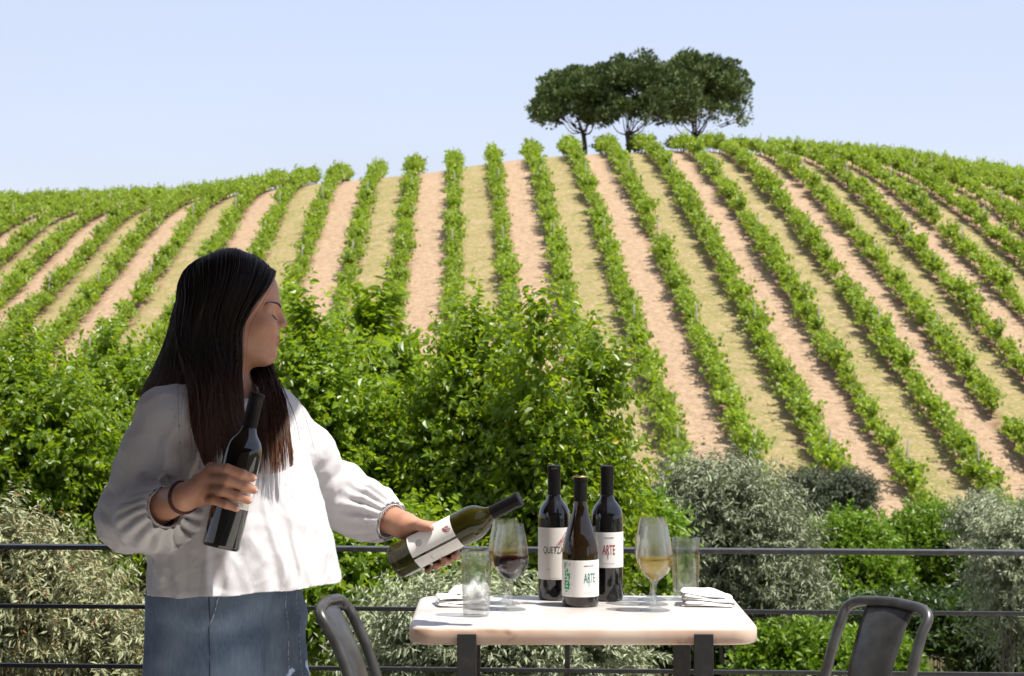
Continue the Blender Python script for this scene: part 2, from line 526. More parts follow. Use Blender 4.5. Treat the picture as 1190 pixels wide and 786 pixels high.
ORD = ['', 'first', 'second', 'third', 'fourth', 'fifth', 'sixth', 'seventh', 'eighth', 'ninth', 'tenth', 'eleventh', 'twelfth',
       'thirteenth', 'fourteenth', 'fifteenth', 'sixteenth', 'seventeenth', 'eighteenth', 'nineteenth', 'twentieth', 'twenty-first', 'twenty-second', 'twenty-third', 'twenty-fourth']
rnd = random.Random(5)
for k in range(-20, 23):
    X0 = ROWS * (k - ROWK0)
    ys = []
    y = 61.0 + rnd.uniform(0, .5)
    while y < 215:
        x = X0 + ROWM * y
        px = CX + FPX * x / y
        if -440 < px < 1560:
            if y > crest(x, y) + 2.5: break
            ys.append(y)
        y += 1.08 if len(ys) < 99 else 1e9
    if len(ys) < 3: continue
    if k == 2: lab = 'green vine row ending right below the leftmost pine trunk'
    elif k < 2: lab = '%s vine row to the left of the one ending under the leftmost pine trunk' % ORD[2 - k]
    else: lab = '%s vine row to the right of the one ending under the leftmost pine trunk' % ORD[k - 2]
    x = X0 + ROWM * ys[0]
    base = np.array([x, ys[0], float(ground(x, ys[0]))])
    row = empty('vine_row', base, lab, 'vine row', 'vine rows on the hillside')
    for q, y in enumerate(ys):
        x = X0 + ROWM * y
        if rnd.random() < .025: continue
        o = bpy.data.objects.new('vine', vine_meshes[rnd.randrange(9)])
        C.objects.link(o); o.parent = row
        s = rnd.uniform(.70, 1.20)
        if rnd.random() < .03: s *= .6
        o.location = (x - base[0] + rnd.uniform(-.07, .07), y - base[1], float(ground(x, y)) - base[2])
        o.rotation_euler = (R_(7), 0, -ROWM + rnd.choice((0, math.pi)) + rnd.uniform(-.12, .12))
        if abs(o.rotation_euler.z) > 1.5: o.rotation_euler.x = -R_(7)
        o.scale = (s * .86, s * 1.0, s * rnd.uniform(.88, 1.12))
        if q % 16 == 9 or q == len(ys) - 1:
            p_ = bpy.data.objects.new('post', post_mesh); C.objects.link(p_); p_.parent = row
            p_.location = (x - base[0], y + .5 - base[1], float(ground(x, y + .5)) - base[2])
            p_.rotation_euler = (rnd.uniform(-.05, .05), rnd.uniform(-.06, .06), 0)

# ------------------------------------------------------------------ stone pines on the ridge
m_pine = leaf_mat('pine_needles', (0.060, 0.095, 0.028), (0.17, 0.22, 0.07), (0.04, 0.07, 0.015), rough=0.6, trans=0.12, spec=0.3)
m_bark = principled('pine_bark', (0.055, 0.040, 0.032), 0.9, noise=(8, (0.11, 0.08, 0.06), .4, .6))


def stone_pine(px, py, rxp, ryp, D, tpx, label, seed, lean=0.0):
    rng = np.random.default_rng(seed)
    c = W(px, py, D); rx = rxp / FPX * D; rz = ryp / FPX * D
    bx = (tpx - CX) / FPX * D
    base = np.array([bx, D, float(ground(bx, D)) - .1])
    root = empty('pine_tree', base, label, 'pine tree', 'stone pines on the ridge')
    hub = np.array([bx + lean, D, c[2] - rz * 1.12])
    w = MB()
    w.tube(catmull([base, (base * .5 + hub * .5) + np.array([.1, 0, 0]), hub], 8) - base, np.linspace(.22, .15, 8), 8)
    # clump centres over a domed, flat-bottomed crown
    n = 230
    d = rng.normal(size=(n, 3)); d = unit(d); d[:, 2] = np.where(d[:, 2] < -.5, -d[:, 2], d[:, 2])
    rr = rng.uniform(.55, 1.0, n) * (1 + .07 * np.sin(d[:, 0] * 5 + seed) + .07 * np.sin(d[:, 1] * 6 + d[:, 2] * 7 + seed))
    cl = c + np.stack([d[:, 0] * rx, d[:, 1] * rx * .9, np.where(d[:, 2] > 0, d[:, 2] * rz, d[:, 2] * rz * 1.5)], 1) * rr[:, None]
    for q in range(0, n, 18):
        t = hub * .4 + cl[q] * .6; mid = hub * .45 + t * .55 + np.array([0, 0, -.25 * rz])
        w.tube(catmull([hub + rng.normal(0, .1, 3), mid, t], 6) - base, np.linspace(.055, .015, 6), 5)
    P = []; A = []
    for q in range(n):
        m = 125
        dd = unit(rng.normal(size=(m, 3)) + np.array([0, 0, .35])); r = rng.uniform(.45, 1, m) ** .6
        s = rng.uniform(.45, 1.0) * rx * .22
        P.append(cl[q] + dd * (r * s)[:, None] * np.array([1, 1, .75])); A.append(dd + np.array([0, 0, .7]))
    # wispy low branches on the rim
    for q in range(14):
        a = rng.uniform(2.2, 4.2) if seed == 1 else rng.uniform(0, 6.28)
        st = c + np.array([math.cos(a) * rx * .8, math.sin(a) * rx * .8, -rz * rng.uniform(.2, .75)])
        en = st + np.array([math.cos(a), math.sin(a), rng.uniform(-.35, .15)]) * rx * rng.uniform(.18, .34)
        w.tube(np.array([hub * .4 + st * .6, st, en]) - base, [.05, .03, .01], 4)
        tt_ = rng.uniform(0, 1, (46, 1)); P.append(st * (1 - tt_) + en * tt_ + rng.normal(0, .16, (46, 3))); A.append(rng.normal(size=(46, 3)) + np.array([0, 0, .4]))
    P = np.concatenate(P); A = np.concatenate(A)
    Nn = rng.normal(size=P.shape)
    ln = rng.uniform(.18, .34, len(P))
    v, f = leaves(P - base, A, Nn, ln, ln * .5, quads=False)
    w.build('trunk', m_bark, root)
    mk('crown', v, f, m_pine, root, smooth=False)


stone_pine(670, 118, 52, 33, 151, 678, 'stone pine on the ridge, leftmost of three, with wispy low branches', 1)
stone_pine(741, 113, 68, 40, 149, 729, 'stone pine on the ridge, middle of three, above its bare slim trunk', 2)
stone_pine(808, 110, 60, 43, 155, 808, 'stone pine on the ridge, rightmost and tallest of three', 3)

# ------------------------------------------------------------------ near trees and bushes below the terrace
m_leafA = leaf_mat('broad_leaf', (0.075, 0.140, 0.008), (0.195, 0.28, 0.018), (0.39, 0.54, 0.018), rough=0.38, trans=0.42,
                   rare=((0.42, 0.36, 0.03), .012))
m_stem = principled('stem_bark', (0.11, 0.085, 0.06), 0.85)
m_olive = leaf_mat('olive_leaf', (0.19, 0.22, 0.11), (0.40, 0.43, 0.28), (0.16, 0.18, 0.07), rough=0.5, trans=0.2)
m_olive_d = leaf_mat('olive_leaf_dark', (0.055, 0.075, 0.035), (0.11, 0.13, 0.07), (0.09, 0.11, 0.04), rough=0.5, trans=0.2)
m_olive_y = leaf_mat('dry_leaf', (0.22, 0.23, 0.10), (0.40, 0.41, 0.24), (0.2, 0.2, 0.08), rough=0.6, trans=0.25,
                     rare=((0.24, 0.09, 0.03), .05))
m_shrub = leaf_mat('shrub_leaf', (0.08, 0.155, 0.008), (0.22, 0.32, 0.018), (0.17, 0.32, 0.015), rough=0.45, trans=0.35)


def crown(name, label, cat, group, spec, D, leaf, leafw, nshoot, per, slen, mat, seed, quads=True, upb=.5, grav=.15,
          lhang=.35, spikes=0, stemr=.05, dz=0.55, trunk_name='trunk'):
    """spec: list of (px, py, rx_px, ry_px) lobes; the plant stands on the ground below its first lobe"""
    rng = np.random.default_rng(seed)
    c0 = W(spec[0][0], spec[0][1], D)
    base = np.array([c0[0], D, float(ground(c0[0], D)) - .05])
    root = empty(name, base, label, cat, group)
    S = []; DD = []; LS = []
    w = MB()
    area = sum(q[2] * q[3] for q in spec)
    for (px, py, rx, ry) in spec:
        c = W(px, py, D); c[1] += rng.uniform(-.2, .2)
        ax = np.array([rx / FPX * D, max(rx, ry) * dz / FPX * D, ry / FPX * D]); ax = np.maximum(ax - slen * .55, ax * .5)
        m = int(nshoot * rx * ry / area)
        d = unit(rng.normal(size=(m, 3)))
        r = rng.uniform(.30, .93, m) ** .55
        s = c + d * ax * r[:, None]
        S.append(s); DD.append(d * np.array([1, 1, .8]) + rng.normal(0, .45, (m, 3)) + np.array([0, 0, upb])); LS.append(slen * rng.uniform(.6, 1.25, m))
        for q in range(4 if rx > 36 or (px, py, rx, ry) == spec[0] else 0):
            t = c + unit(rng.normal(size=3)) * ax * .35
            b0 = base + np.array([rng.normal(0, .12), rng.normal(0, .12), 0])
            w.tube(catmull([b0, b0 * .45 + t * .55 + rng.normal(0, .1, 3), t], 7) - base, np.linspace(stemr * .7, stemr * .2, 7), 6)
        for q in range(spikes):
            a = rng.uniform(0, 2 * np.pi); h = rng.uniform(0, .75)
            t = c + np.array([np.cos(a) * ax[0] * h, np.sin(a) * ax[1] * h, ax[2] * (1 - .5 * h)])
            ln = slen * rng.uniform(.7, 1.5)
            S.append(t[None] + np.linspace(0, .5, 3)[:, None] * np.array([0, 0, ln]) * .5); DD.append(np.repeat(np.array([[rng.normal(0, .35), rng.normal(0, .35), 1]]), 3, 0)); LS.append(np.full(3, ln * .7))
    S = np.concatenate(S); DD = np.concatenate(DD); LS = np.concatenate(LS)
    zmin = ground(S[:, 0], S[:, 1]) + .1
    S[:, 2] = np.maximum(S[:, 2], zmin)
    v, f = shoots_to_leaves(rng, S - base, DD, LS, per, leaf, leafw, grav=grav, quads=quads, lhang=lhang)
    v[:, 2] = np.maximum(v[:, 2], 0)
    w.build(trunk_name, m_stem, root)
    mk('crown', v, f, mat, root, smooth=False)
    return root


LT = 'leafy trees below the terrace'
crown('leafy_tree', 'broad-leaved green tree at the far left edge, behind the pale olive bush', 'tree', LT,
      [(30, 520, 120, 110), (70, 600, 120, 110), (10, 455, 65, 55)], 13.5, .058, .034, 1575, 15, .42, m_leafA, 11, spikes=5)
crown('leafy_tree', 'broad-leaved green tree just left of the woman, behind her back', 'tree', LT,
      [(165, 525, 105, 105), (170, 600, 120, 120), (120, 448, 55, 45)], 15, .058, .034, 1487, 15, .42, m_leafA, 12, spikes=6)
crown('leafy_tree', 'broad-leaved green tree directly behind the woman', 'tree', LT,
      [(280, 505, 110, 110), (290, 610, 130, 130)], 15.5, .058, .034, 1225, 15, .42, m_leafA, 13, spikes=5)
crown('leafy_tree', 'broad-leaved tree with upright shoots just right of the woman\'s face', 'tree', LT,
      [(372, 492, 82, 96), (385, 580, 110, 130), (352, 420, 30, 42)], 13, .058, .034, 1575, 15, .42, m_leafA, 14, spikes=9)
crown('leafy_tree', 'broad-leaved tree behind the tilted bottle in the woman\'s left hand', 'tree', LT,
      [(462, 505, 85, 96), (470, 600, 110, 130), (432, 412, 30, 46)], 14.2, .085, .05, 900, 14, .45, m_leafA, 15, spikes=9)
crown('leafy_tree', 'broad-leaved tree rising behind the red wine glass', 'tree', LT,
      [(548, 515, 84, 96), (556, 600, 100, 120), (556, 430, 28, 50)], 13, .058, .034, 2100, 15, .42, m_leafA, 16, spikes=7)
crown('leafy_tree', 'slender broad-leaved tree with one tall spire, behind the left standing bottle', 'tree', LT,
      [(632, 600, 70, 115), (622, 520, 34, 84), (627, 415, 13, 55)], 12.5, .058, .034, 1085, 15, .42, m_leafA, 17, spikes=2)
crown('leafy_tree', 'broad-leaved tree at the right end of the green mass, behind the three standing bottles', 'tree', LT,
      [(672, 545, 38, 66), (672, 620, 52, 80), (693, 450, 16, 42)], 13, .058, .034, 1085, 15, .42, m_leafA, 18, spikes=3)
crown('leafy_bush', 'low broad-leaved bush behind the left metal chair', 'bush', None,
      [(400, 700, 90, 95), (470, 670, 80, 70)], 11.5, .058, .034, 1225, 15, .42, m_leafA, 19, spikes=0, trunk_name='stem')

OB = 'olive bushes below the terrace'
crown('olive_bush', 'pale dry olive bush behind the railing at the bottom left corner', 'bush', OB,
      [(45, 725, 95, 95), (120, 765, 60, 55), (0, 670, 60, 60)], 9.0, .05, .013, 1500, 22, .32, m_olive_y, 21, quads=False, stemr=.02, trunk_name='stem')
crown('olive_bush', 'grey olive bush under the marble table', 'bush', OB,
      [(540, 745, 120, 75), (650, 760, 110, 60), (470, 770, 60, 60)], 9.4, .05, .013, 1500, 22, .32, m_olive, 22, quads=False, stemr=.02, trunk_name='stem')
crown('olive_bush', 'large silver olive bush right of the white wine glass', 'bush', OB,
      [(860, 640, 90, 100), (800, 600, 50, 55), (900, 690, 60, 60), (840, 580, 55, 40)], 16, .065, .016, 2600, 22, .42, m_olive, 23, quads=False, stemr=.03, trunk_name='stem')
crown('olive_bush', 'silver olive bush cut by the right edge, above the right metal chair', 'bush', OB,
      [(1172, 650, 40, 75), (1185, 720, 40, 50)], 19, .065, .016, 1000, 22, .4, m_olive, 24, quads=False, stemr=.03, trunk_name='stem')
crown('olive_bush', 'small grey olive sprig between the bright green shrubs on the right', 'bush', OB,
      [(1138, 608, 30, 32)], 23.0, .065, .016, 420, 22, .35, m_olive, 25, quads=False, stemr=.02, trunk_name='stem')
crown('olive_bush', 'dark round olive bush at the foot of the vine rows, left of its twin', 'bush', OB,
      [(938, 578, 38, 30), (925, 600, 40, 25)], 34, .09, .022, 700, 22, .45, m_olive_d, 26, quads=False, stemr=.03, trunk_name='stem')
crown('olive_bush', 'dark round olive bush at the foot of the vine rows, right of its twin', 'bush', OB,
      [(990, 574, 27, 24)], 34, .09, .022, 420, 22, .4, m_olive_d, 27, quads=False, stemr=.03, trunk_name='stem')

m_shrub_shade = leaf_mat('shaded_shrub_leaf', (0.018, 0.042, 0.005), (0.060, 0.105, 0.010), (0.06, 0.12, 0.008), rough=0.45, trans=0.25)  # shrub leaf darkened, shade of the lower shrubs put into its colour
GS = 'green shrubs below the right end of the railing'
for (lab, spec, D, n, sd) in [
    ('bright green dense shrub behind the top rail, left of the right metal chair', [(985, 655, 72, 60), (960, 700, 60, 50), (1010, 690, 60, 60)], 25, 1500, 31),
    ('bright green broad shrub directly above the right metal chair', [(1085, 640, 90, 58), (1120, 660, 80, 60), (1060, 680, 80, 60)], 26, 2000, 32),
    ('bright green shrub in the right corner beside the silver olive bush', [(1190, 640, 50, 50), (1200, 700, 60, 60)], 25, 900, 33),
    ('dark green shaded hedge shrub behind the right metal chair backrest', [(1080, 735, 130, 50), (1010, 740, 60, 40), (1160, 760, 70, 50)], 21, 1500, 34),
    ('low rounded bright green shrub at the bottom, left of the right metal chair', [(935, 785, 75, 36)], 15, 1000, 35),
    ('low rounded green shrub at the bottom, seen through the right metal chair', [(1010, 790, 45, 34)], 15.5, 700, 36),
    ('dark green shaded shrub under the large silver olive bush', [(830, 760, 90, 50), (900, 745, 60, 35)], 17, 1200, 37),
    ('yellow-green bush between the standing bottles and the white wine glass', [(742, 640, 36, 60), (735, 700, 40, 50)], 14.5, 520, 38),
]:
    crown('green_shrub', lab, 'shrub', GS, spec, D, .08, .038, int(n * 1.7), 14, .34, m_shrub_shade if lab.startswith('dark') else m_shrub, sd, quads=False, upb=1.0, lhang=-.2, stemr=.02, trunk_name='stem')

# ------------------------------------------------------------------ terrace and railing
m_floor = principled('terrace_stone', (0.64, 0.60, 0.54), 0.8, noise=(5, (0.54, 0.50, 0.44), .35, .65), bump=(30, .3, .004))
b = MB(); b.box((0, 0.85, -1.8), (14, 9.1, 3.6), bev=.015)
t = b.build('terrace_floor', m_floor, smooth=False); t['kind'] = 'structure'

m_black = principled('black_steel', (0.018, 0.018, 0.019), 0.42, noise=(60, (0.035, 0.033, 0.032), .5, .75), bump=(140, .25, .0006))
m_rail = principled('lightened_rail_paint', (0.030, 0.030, 0.031), 0.4, noise=(50, (0.06, 0.058, 0.056), .45, .7))  # paint lightened all over so the sunlit top of the rail shows
RY0, RS = 5.145, -0.0613
rl = empty('railing', (0, RY0, 0), 'black steel terrace railing of thin horizontal bars running behind the table and woman', 'railing', rz=math.atan(RS))
b = MB(); b.box((0, 0, .866), (7.6, .042, .011), bev=.002); b.build('top_rail', m_rail, rl, smooth=False)
for z in (.722, .578, .434, .290, .146):
    b = MB(); b.box((0, 0, z), (7.6, .012, .010), bev=.002); b.build('rail', m_black, rl, smooth=False)
for x in (-2.90, -1.38, .132, 1.645, 3.15):
    b = MB(); b.box((x, .013, .43), (.012, .012, .86), bev=.001); b.box((x, .013, .004), (.08, .05, .008), bev=.001)
    b.build('post', m_black, rl, smooth=False)

m_soffit = principled('unseen_roof_boards', (0.15, 0.10, 0.07), 0.8, noise=(3, (0.10, 0.065, 0.045), .4, .6))
m_plaster = principled('unseen_wall_plaster', (0.40, 0.35, 0.30), 0.9, bump=(40, .3, .004))
b = MB(); b.box((-3.91, 1.15, 2.775), (8.16, 8.3, .15), bev=.01); b.box((4.12, -1.0, 2.775), (7.82, 4.0, .15), bev=.01)  # unseen L-shaped roof, edges placed to cut off sun and skylight
t = b.build('unseen_terrace_roof', m_soffit, smooth=False); t['kind'] = 'structure'
b = MB(); b.box((0, -3.3, 1.5), (14, .3, 3.0), bev=.01)  # unseen wall added behind the camera to darken reflections and fill
t = b.build('unseen_house_wall', m_plaster, smooth=False); t['kind'] = 'structure'

# ------------------------------------------------------------------ table
TZ = .770
TX, TY0, TY1, TW = .1496, 4.475, 5.035, .732


def marble():
    m, nt, N, L = mat_new('pink_white_marble')
    p = N.new('ShaderNodeBsdfPrincipled'); o = N.new('ShaderNodeOutputMaterial')
    tc = N.new('ShaderNodeTexCoord'); g = N.new('ShaderNodeNewGeometry')
    n1 = N.new('ShaderNodeTexNoise'); n1.inputs['Scale'].default_value = 4.5; n1.inputs['Detail'].default_value = 8; n1.inputs['Distortion'].default_value = 1.2
    L.new(tc.outputs['Object'], n1.inputs['Vector'])
    r1 = N.new('ShaderNodeMapRange'); r1.inputs[1].default_value = .44; r1.inputs[2].default_value = .62
    L.new(n1.outputs[0], r1.inputs[0])
    n2 = N.new('ShaderNodeTexNoise'); n2.inputs['Scale'].default_value = 2.6; n2.inputs['Detail'].default_value = 10; n2.inputs['Distortion'].default_value = 2.5
    L.new(tc.outputs['Object'], n2.inputs['Vector'])
    ab = N.new('ShaderNodeMath'); ab.operation = 'SUBTRACT'; ab.inputs[1].default_value = .5; L.new(n2.outputs[0], ab.inputs[0])
    a2 = N.new('ShaderNodeMath'); a2.operation = 'ABSOLUTE'; L.new(ab.outputs[0], a2.inputs[0])
    r2 = N.new('ShaderNodeMapRange'); r2.inputs[1].default_value = 0; r2.inputs[2].default_value = .028; r2.inputs[3].default_value = 1; r2.inputs[4].default_value = 0
    L.new(a2.outputs[0], r2.inputs[0])

    def mix(f, a, bb):
        n = N.new('ShaderNodeMix'); n.data_type = 'RGBA'
        if isinstance(f, float): n.inputs[0].default_value = f
        else: L.new(f, n.inputs[0])
        for i, q in ((6, a), (7, bb)):
            if isinstance(q, tuple): n.inputs[i].default_value = (*q, 1)
            else: L.new(q, n.inputs[i])
        return n.outputs[2]
    top = mix(r1.outputs[0], (0.54, 0.52, 0.50), (0.46, 0.42, 0.39))
    vf = N.new('ShaderNodeMath'); vf.operation = 'MULTIPLY'; vf.inputs[1].default_value = .45; L.new(r2.outputs[0], vf.inputs[0])
    top = mix(vf.outputs[0], top, (0.42, 0.33, 0.27))
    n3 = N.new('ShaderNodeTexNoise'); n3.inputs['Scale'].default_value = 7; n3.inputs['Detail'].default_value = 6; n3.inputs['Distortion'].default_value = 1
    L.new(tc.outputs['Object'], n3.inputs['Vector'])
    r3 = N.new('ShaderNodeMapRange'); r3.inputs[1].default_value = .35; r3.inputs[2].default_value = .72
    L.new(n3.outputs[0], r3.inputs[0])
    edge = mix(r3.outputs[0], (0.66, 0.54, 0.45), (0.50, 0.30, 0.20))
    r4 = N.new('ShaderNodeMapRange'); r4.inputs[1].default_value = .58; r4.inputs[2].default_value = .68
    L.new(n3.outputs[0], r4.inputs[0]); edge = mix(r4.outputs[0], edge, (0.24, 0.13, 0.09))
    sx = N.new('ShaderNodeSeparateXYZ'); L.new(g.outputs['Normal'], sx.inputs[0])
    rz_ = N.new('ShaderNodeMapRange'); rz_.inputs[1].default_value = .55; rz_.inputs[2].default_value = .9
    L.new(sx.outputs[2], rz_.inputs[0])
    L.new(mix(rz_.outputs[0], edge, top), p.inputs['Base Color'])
    p.inputs['Roughness'].default_value = .34
    p.inputs['Subsurface Weight'].default_value = .12; p.inputs['Subsurface Radius'].default_value = (1, .8, .6); p.inputs['Subsurface Scale'].default_value = .01
    L.new(p.outputs[0], o.inputs[0])
    return m


tb = empty('table', (TX, (TY0 + TY1) / 2, 0), 'small marble topped table with black flat steel legs, set for a wine tasting', 'table')
hw, hd, rc = TW / 2, (TY1 - TY0) / 2, .055
# rounded slab: outline rings
tt = []
for (cx, cy, a0) in ((hw - rc, hd - rc, 0), (-hw + rc, hd - rc, 90), (-hw + rc, -hd + rc, 180), (hw - rc, -hd + rc, 270)):
    for q in np.linspace(0, 90, 9): tt.append((cx, cy, R_(a0 + q)))
prof = [(.010, -.038), (.004, -.0365), (0, -.032), (0, -.008), (.0025, -.003), (.009, 0)]
n = len(tt); V = []
for ins, z in prof:
    for cx, cy, a in tt:
        V.append((cx + (rc - ins) * math.cos(a), cy + (rc - ins) * math.sin(a), TZ + z))
F4 = np.array([(i * n + j, i * n + (j + 1) % n, (i + 1) * n + (j + 1) % n, (i + 1) * n + j) for i in range(len(prof) - 1) for j in range(n)])
slab = mk('tabletop', V, [F4, np.arange(n)[::-1], np.arange(n) + (len(prof) - 1) * n], marble(), tb)
autosmooth(slab, 50)
for sx_ in (-.2435, .2485):
    for sy, lab in ((-1, 0), (1, 0)):
        b = MB(); b.box((sx_, sy * (hd + .0075), .38), (.040, .010, .754), bev=.0015)
        b.build('leg', m_black, tb, smooth=False)
    b = MB(); b.box((sx_, 0, .721), (.040, hd * 2 + .002, .008), bev=.001); b.box((sx_, 0, .012), (.040, hd * 2 + .002, .010), bev=.001)
    b.build('bracket', m_black, tb, smooth=False)

# ------------------------------------------------------------------ metal chairs
m_gun = principled('gunmetal', (0.095, 0.094, 0.09), 0.36, metal=.6, noise=(25, (0.06, 0.058, 0.056), .4, .7), bump=(90, .15, .0006))


def chair(base, rz, label):
    """faces local +X, base = floor point under the middle of the backrest's top bar"""
    r = empty('metal_chair', base, label, 'chair', 'metal bistro chairs at the table', rz)
    hb = .108
    side = [(.105, .46), (.098, .55), (.082, .64), (.058, .72), (.030, .785), (.010, .818)]
    path = [(x, -hb - (.82 - z) * .02, z) for x, z in side] + [(0.0, -hb + .022, .832), (-.004, -hb + .06, .836), (-.008, 0, .838), (-.004, hb - .06, .836), (0, hb - .022, .832)] + [(x, hb + (.82 - z) * .02, z) for x, z in side[::-1]]
    b = MB(); b.tube(catmull(path, 90), .0110, 14); b.build('back_frame', m_gun, r)
    # curved sheet splat
    zz = np.linspace(.455, .836, 24); yy = np.linspace(-1, 1, 9)
    xs = np.interp(zz, [s[1] for s in side] + [.838], [s[0] for s in side] + [-.004])
    wv = np.interp(zz, [.455, .60, .838], [.050, .052, .062])
    V = [(xs[i] - .004 + .012 * (1 - q * q) * math.sin(math.pi * i / 23), q * wv[i], zz[i]) for i in range(24) for q in yy]
    f = np.array([(i * 9 + j, i * 9 + j + 1, (i + 1) * 9 + j + 1, (i + 1) * 9 + j) for i in range(23) for j in range(8)])
    o = mk('backrest', V, f, m_gun, r)
    sm = o.modifiers.new('s', 'SOLIDIFY'); sm.thickness = .0022; sm.offset = 0
    b = MB(); b.box((.28, 0, .447), (.36, .345, .016), bev=.006); b.box((.28, 0, .433), (.345, .33, .014), bev=.004); b.build('seat', m_gun, r, smooth=False)
    for sx_ in (.12, .44):
        for sy in (-1, 1):
            b = MB()
            b.tube([(sx_, sy * .155, .44), (sx_ + (.045 if sx_ > .3 else -.045), sy * .205, .004)], [.024, .013], 10)
            b.build('leg', m_gun, r)
    return r


def at_floor(px, D):
    return ((px - CX) / FPX * D, D, 0)


chair(at_floor(383, 4.36), math.atan2(-.14, .99), 'gunmetal bistro chair seen edge-on between the woman and the table')
chair(at_floor(1034, 4.34), math.atan2(-.62, -.78), 'gunmetal bistro chair with its backrest plate turned to view, right of the table')

# ------------------------------------------------------------------ bottles
m_dark = principled('dark_bottle_glass', (0.0045, 0.0045, 0.005), 0.045, coat=.6, spec=.55)
m_amber = principled('brown_bottle_glass', (0.016, 0.009, 0.003), 0.045, coat=.6, spec=.55, noise=(11, (0.008, 0.005, 0.003), .42, .62))
m_oliveg = principled('olive_bottle_glass', (0.060, 0.052, 0.008), 0.03, trans=.72, ior=1.25, coat=.5)
m_caps = principled('matte_capsule', (0.007, 0.006, 0.006), 0.45, spec=.2)
m_gold = principled('gold_ring', (0.62, 0.42, 0.13), 0.3, metal=.9)
m_label = principled('label_paper', (0.76, 0.71, 0.65), 0.75)
m_label_w = principled('label_white', (0.82, 0.80, 0.77), 0.7)
m_ink = principled('black_ink', (0.02, 0.02, 0.022), 0.7)
m_red = principled('red_ink', (0.30, 0.03, 0.035), 0.7)
m_green = principled('green_ink', (0.015, 0.36, 0.13), 0.6)
m_teal = principled('teal_ink', (0.03, 0.20, 0.15), 0.6)
m_grey = principled('grey_ink', (0.18, 0.17, 0.17), 0.7)
m_lip = principled('bottle_lip', (0.01, 0.01, 0.01), 0.15)

BORD = [(.001, .004), (.020, .003), (.033, 0), (.0355, .002), (.0368, .007), (.0368, .186), (.0362, .196), (.034, .206), (.029, .216), (.0225, .224),
        (.0175, .231), (.0150, .239), (.0143, .248), (.0143, .262)]
BORD_CAP = [(.0149, .240), (.0148, .262), (.0145, .296), (.0158, .2985), (.0158, .3055), (.0150, .3075), (.0118, .3085), (.0005, .3080)]
BURG = [(.001, .004), (.022, .003), (.037, 0), (.0400, .002), (.0413, .008), (.0413, .108), (.0408, .122), (.0392, .136), (.0362, .151), (.0318, .167), (.0262, .184),
        (.0212, .200), (.0178, .214), (.0155, .228), (.0146, .242), (.0146, .250)]
BURG_CAP = [(.0152, .222), (.0150, .245), (.0147, .280), (.0160, .2815), (.0160, .2885), (.0152, .2905), (.0118, .2915), (.0005, .291)]


def curved_patch(r, z0, z1, a0, a1, n=36):
    """cylinder patch; angle 0 faces -Y (towards the camera), positive to +X"""
    t = np.linspace(a0, a1, n)
    zs = np.array([z0, z1])
    V = np.array([(r * math.sin(a), -r * math.cos(a), z) for z in zs for a in t])
    i = np.arange(n - 1)
    return V, np.stack([i, i + 1, n + i + 1, n + i], 1)


def bend(V, r, a0):
    """flat design (x across in metres, y up) wrapped on a cylinder"""
    a = a0 + V[:, 0] / r
    return np.stack([r * np.sin(a), -r * np.cos(a), V[:, 1]], 1)


def lettering(name, text, size, r, a0, z, mat, parent, sx=1.0, bold=0.0, extra=None):
    cu = bpy.data.curves.new('lettering', 'FONT'); cu.body = text; cu.size = size; cu.align_x = 'CENTER'; cu.offset = bold
    cu.resolution_u = 4
    to = bpy.data.objects.new('lettering', cu); C.objects.link(to)
    dg = bpy.context.evaluated_depsgraph_get()
    me = bpy.data.meshes.new_from_object(to.evaluated_get(dg))
    bpy.data.objects.remove(to)
    bm = bmesh.new(); bm.from_mesh(me)
    if extra:
        for (x0, y0, x1, y1) in extra:
            q = [bm.verts.new((x, y, 0)) for x, y in ((x0, y0), (x1, y0), (x1, y1), (x0, y1))]
            bm.faces.new(q)
    for v in bm.verts: v.co.x *= sx
    xs = [v.co.x for v in bm.verts]
    x = min(xs) + .002
    while x < max(xs):
        bmesh.ops.bisect_plane(bm, geom=bm.verts[:] + bm.edges[:] + bm.faces[:], plane_co=(x, 0, 0), plane_no=(1, 0, 0))
        x += .002
    bmesh.ops.triangulate(bm, faces=bm.faces[:])
    for v in bm.verts:
        a = a0 + v.co.x / r
        v.co = (r * math.sin(a), -r * math.cos(a), z + v.co.y)
    bm.to_mesh(me); bm.free()
    me.materials.clear(); me.materials.append(mat)
    o = bpy.data.objects.new(name, me); C.objects.link(o); o.parent = parent
    return o


def strokes(name, polys, r, a0, z, mat, parent, w=.0006):
    """thin flat strokes (list of polylines in metres) wrapped on the label"""
    V = []; F = []
    for pl in polys:
        ww = w
        if isinstance(pl, tuple): pl, ww = pl
        P = np.asarray(pl, float)
        P = catmull(P, max(8, 4 * len(P))) if len(P) > 2 else np.linspace(P[0], P[-1], 8)
        T = np.gradient(P, axis=0); T /= np.linalg.norm(T, axis=1)[:, None] + 1e-9
        Nn = np.stack([-T[:, 1], T[:, 0]], 1) * ww / 2
        b0 = len(V)
        for a, c in zip(P + Nn, P - Nn): V += [a, c]
        F += [(b0 + 2 * i, b0 + 2 * i + 1, b0 + 2 * i + 3, b0 + 2 * i + 2) for i in range(len(P) - 1)]
    V3 = bend(np.array(V), r, a0); V3[:, 2] += z
    return mk(name, V3, np.array(F), mat, parent, smooth=False)


def bottle(loc, label, group, prof, cap, mats, lab, lmat, M=None, rz=0.0):
    r = empty('wine_bottle', loc, label, 'wine bottle', group, rz)
    if M is not None:
        r.matrix_world = M
    b = MB(); b.lathe(prof, 56); b.build('glass_body', mats, r)
    b = MB(); b.lathe(cap, 40); o = b.build('capsule', m_caps, r); autosmooth(o, 40)
    R0 = prof[5][0]
    for (z0, z1, a0, a1) in lab:
        V, f = curved_patch(R0 + .0004, z0, z1, a0, a1)
        L_ = mk('label', V, f, lmat, r)
    return r, R0, L_


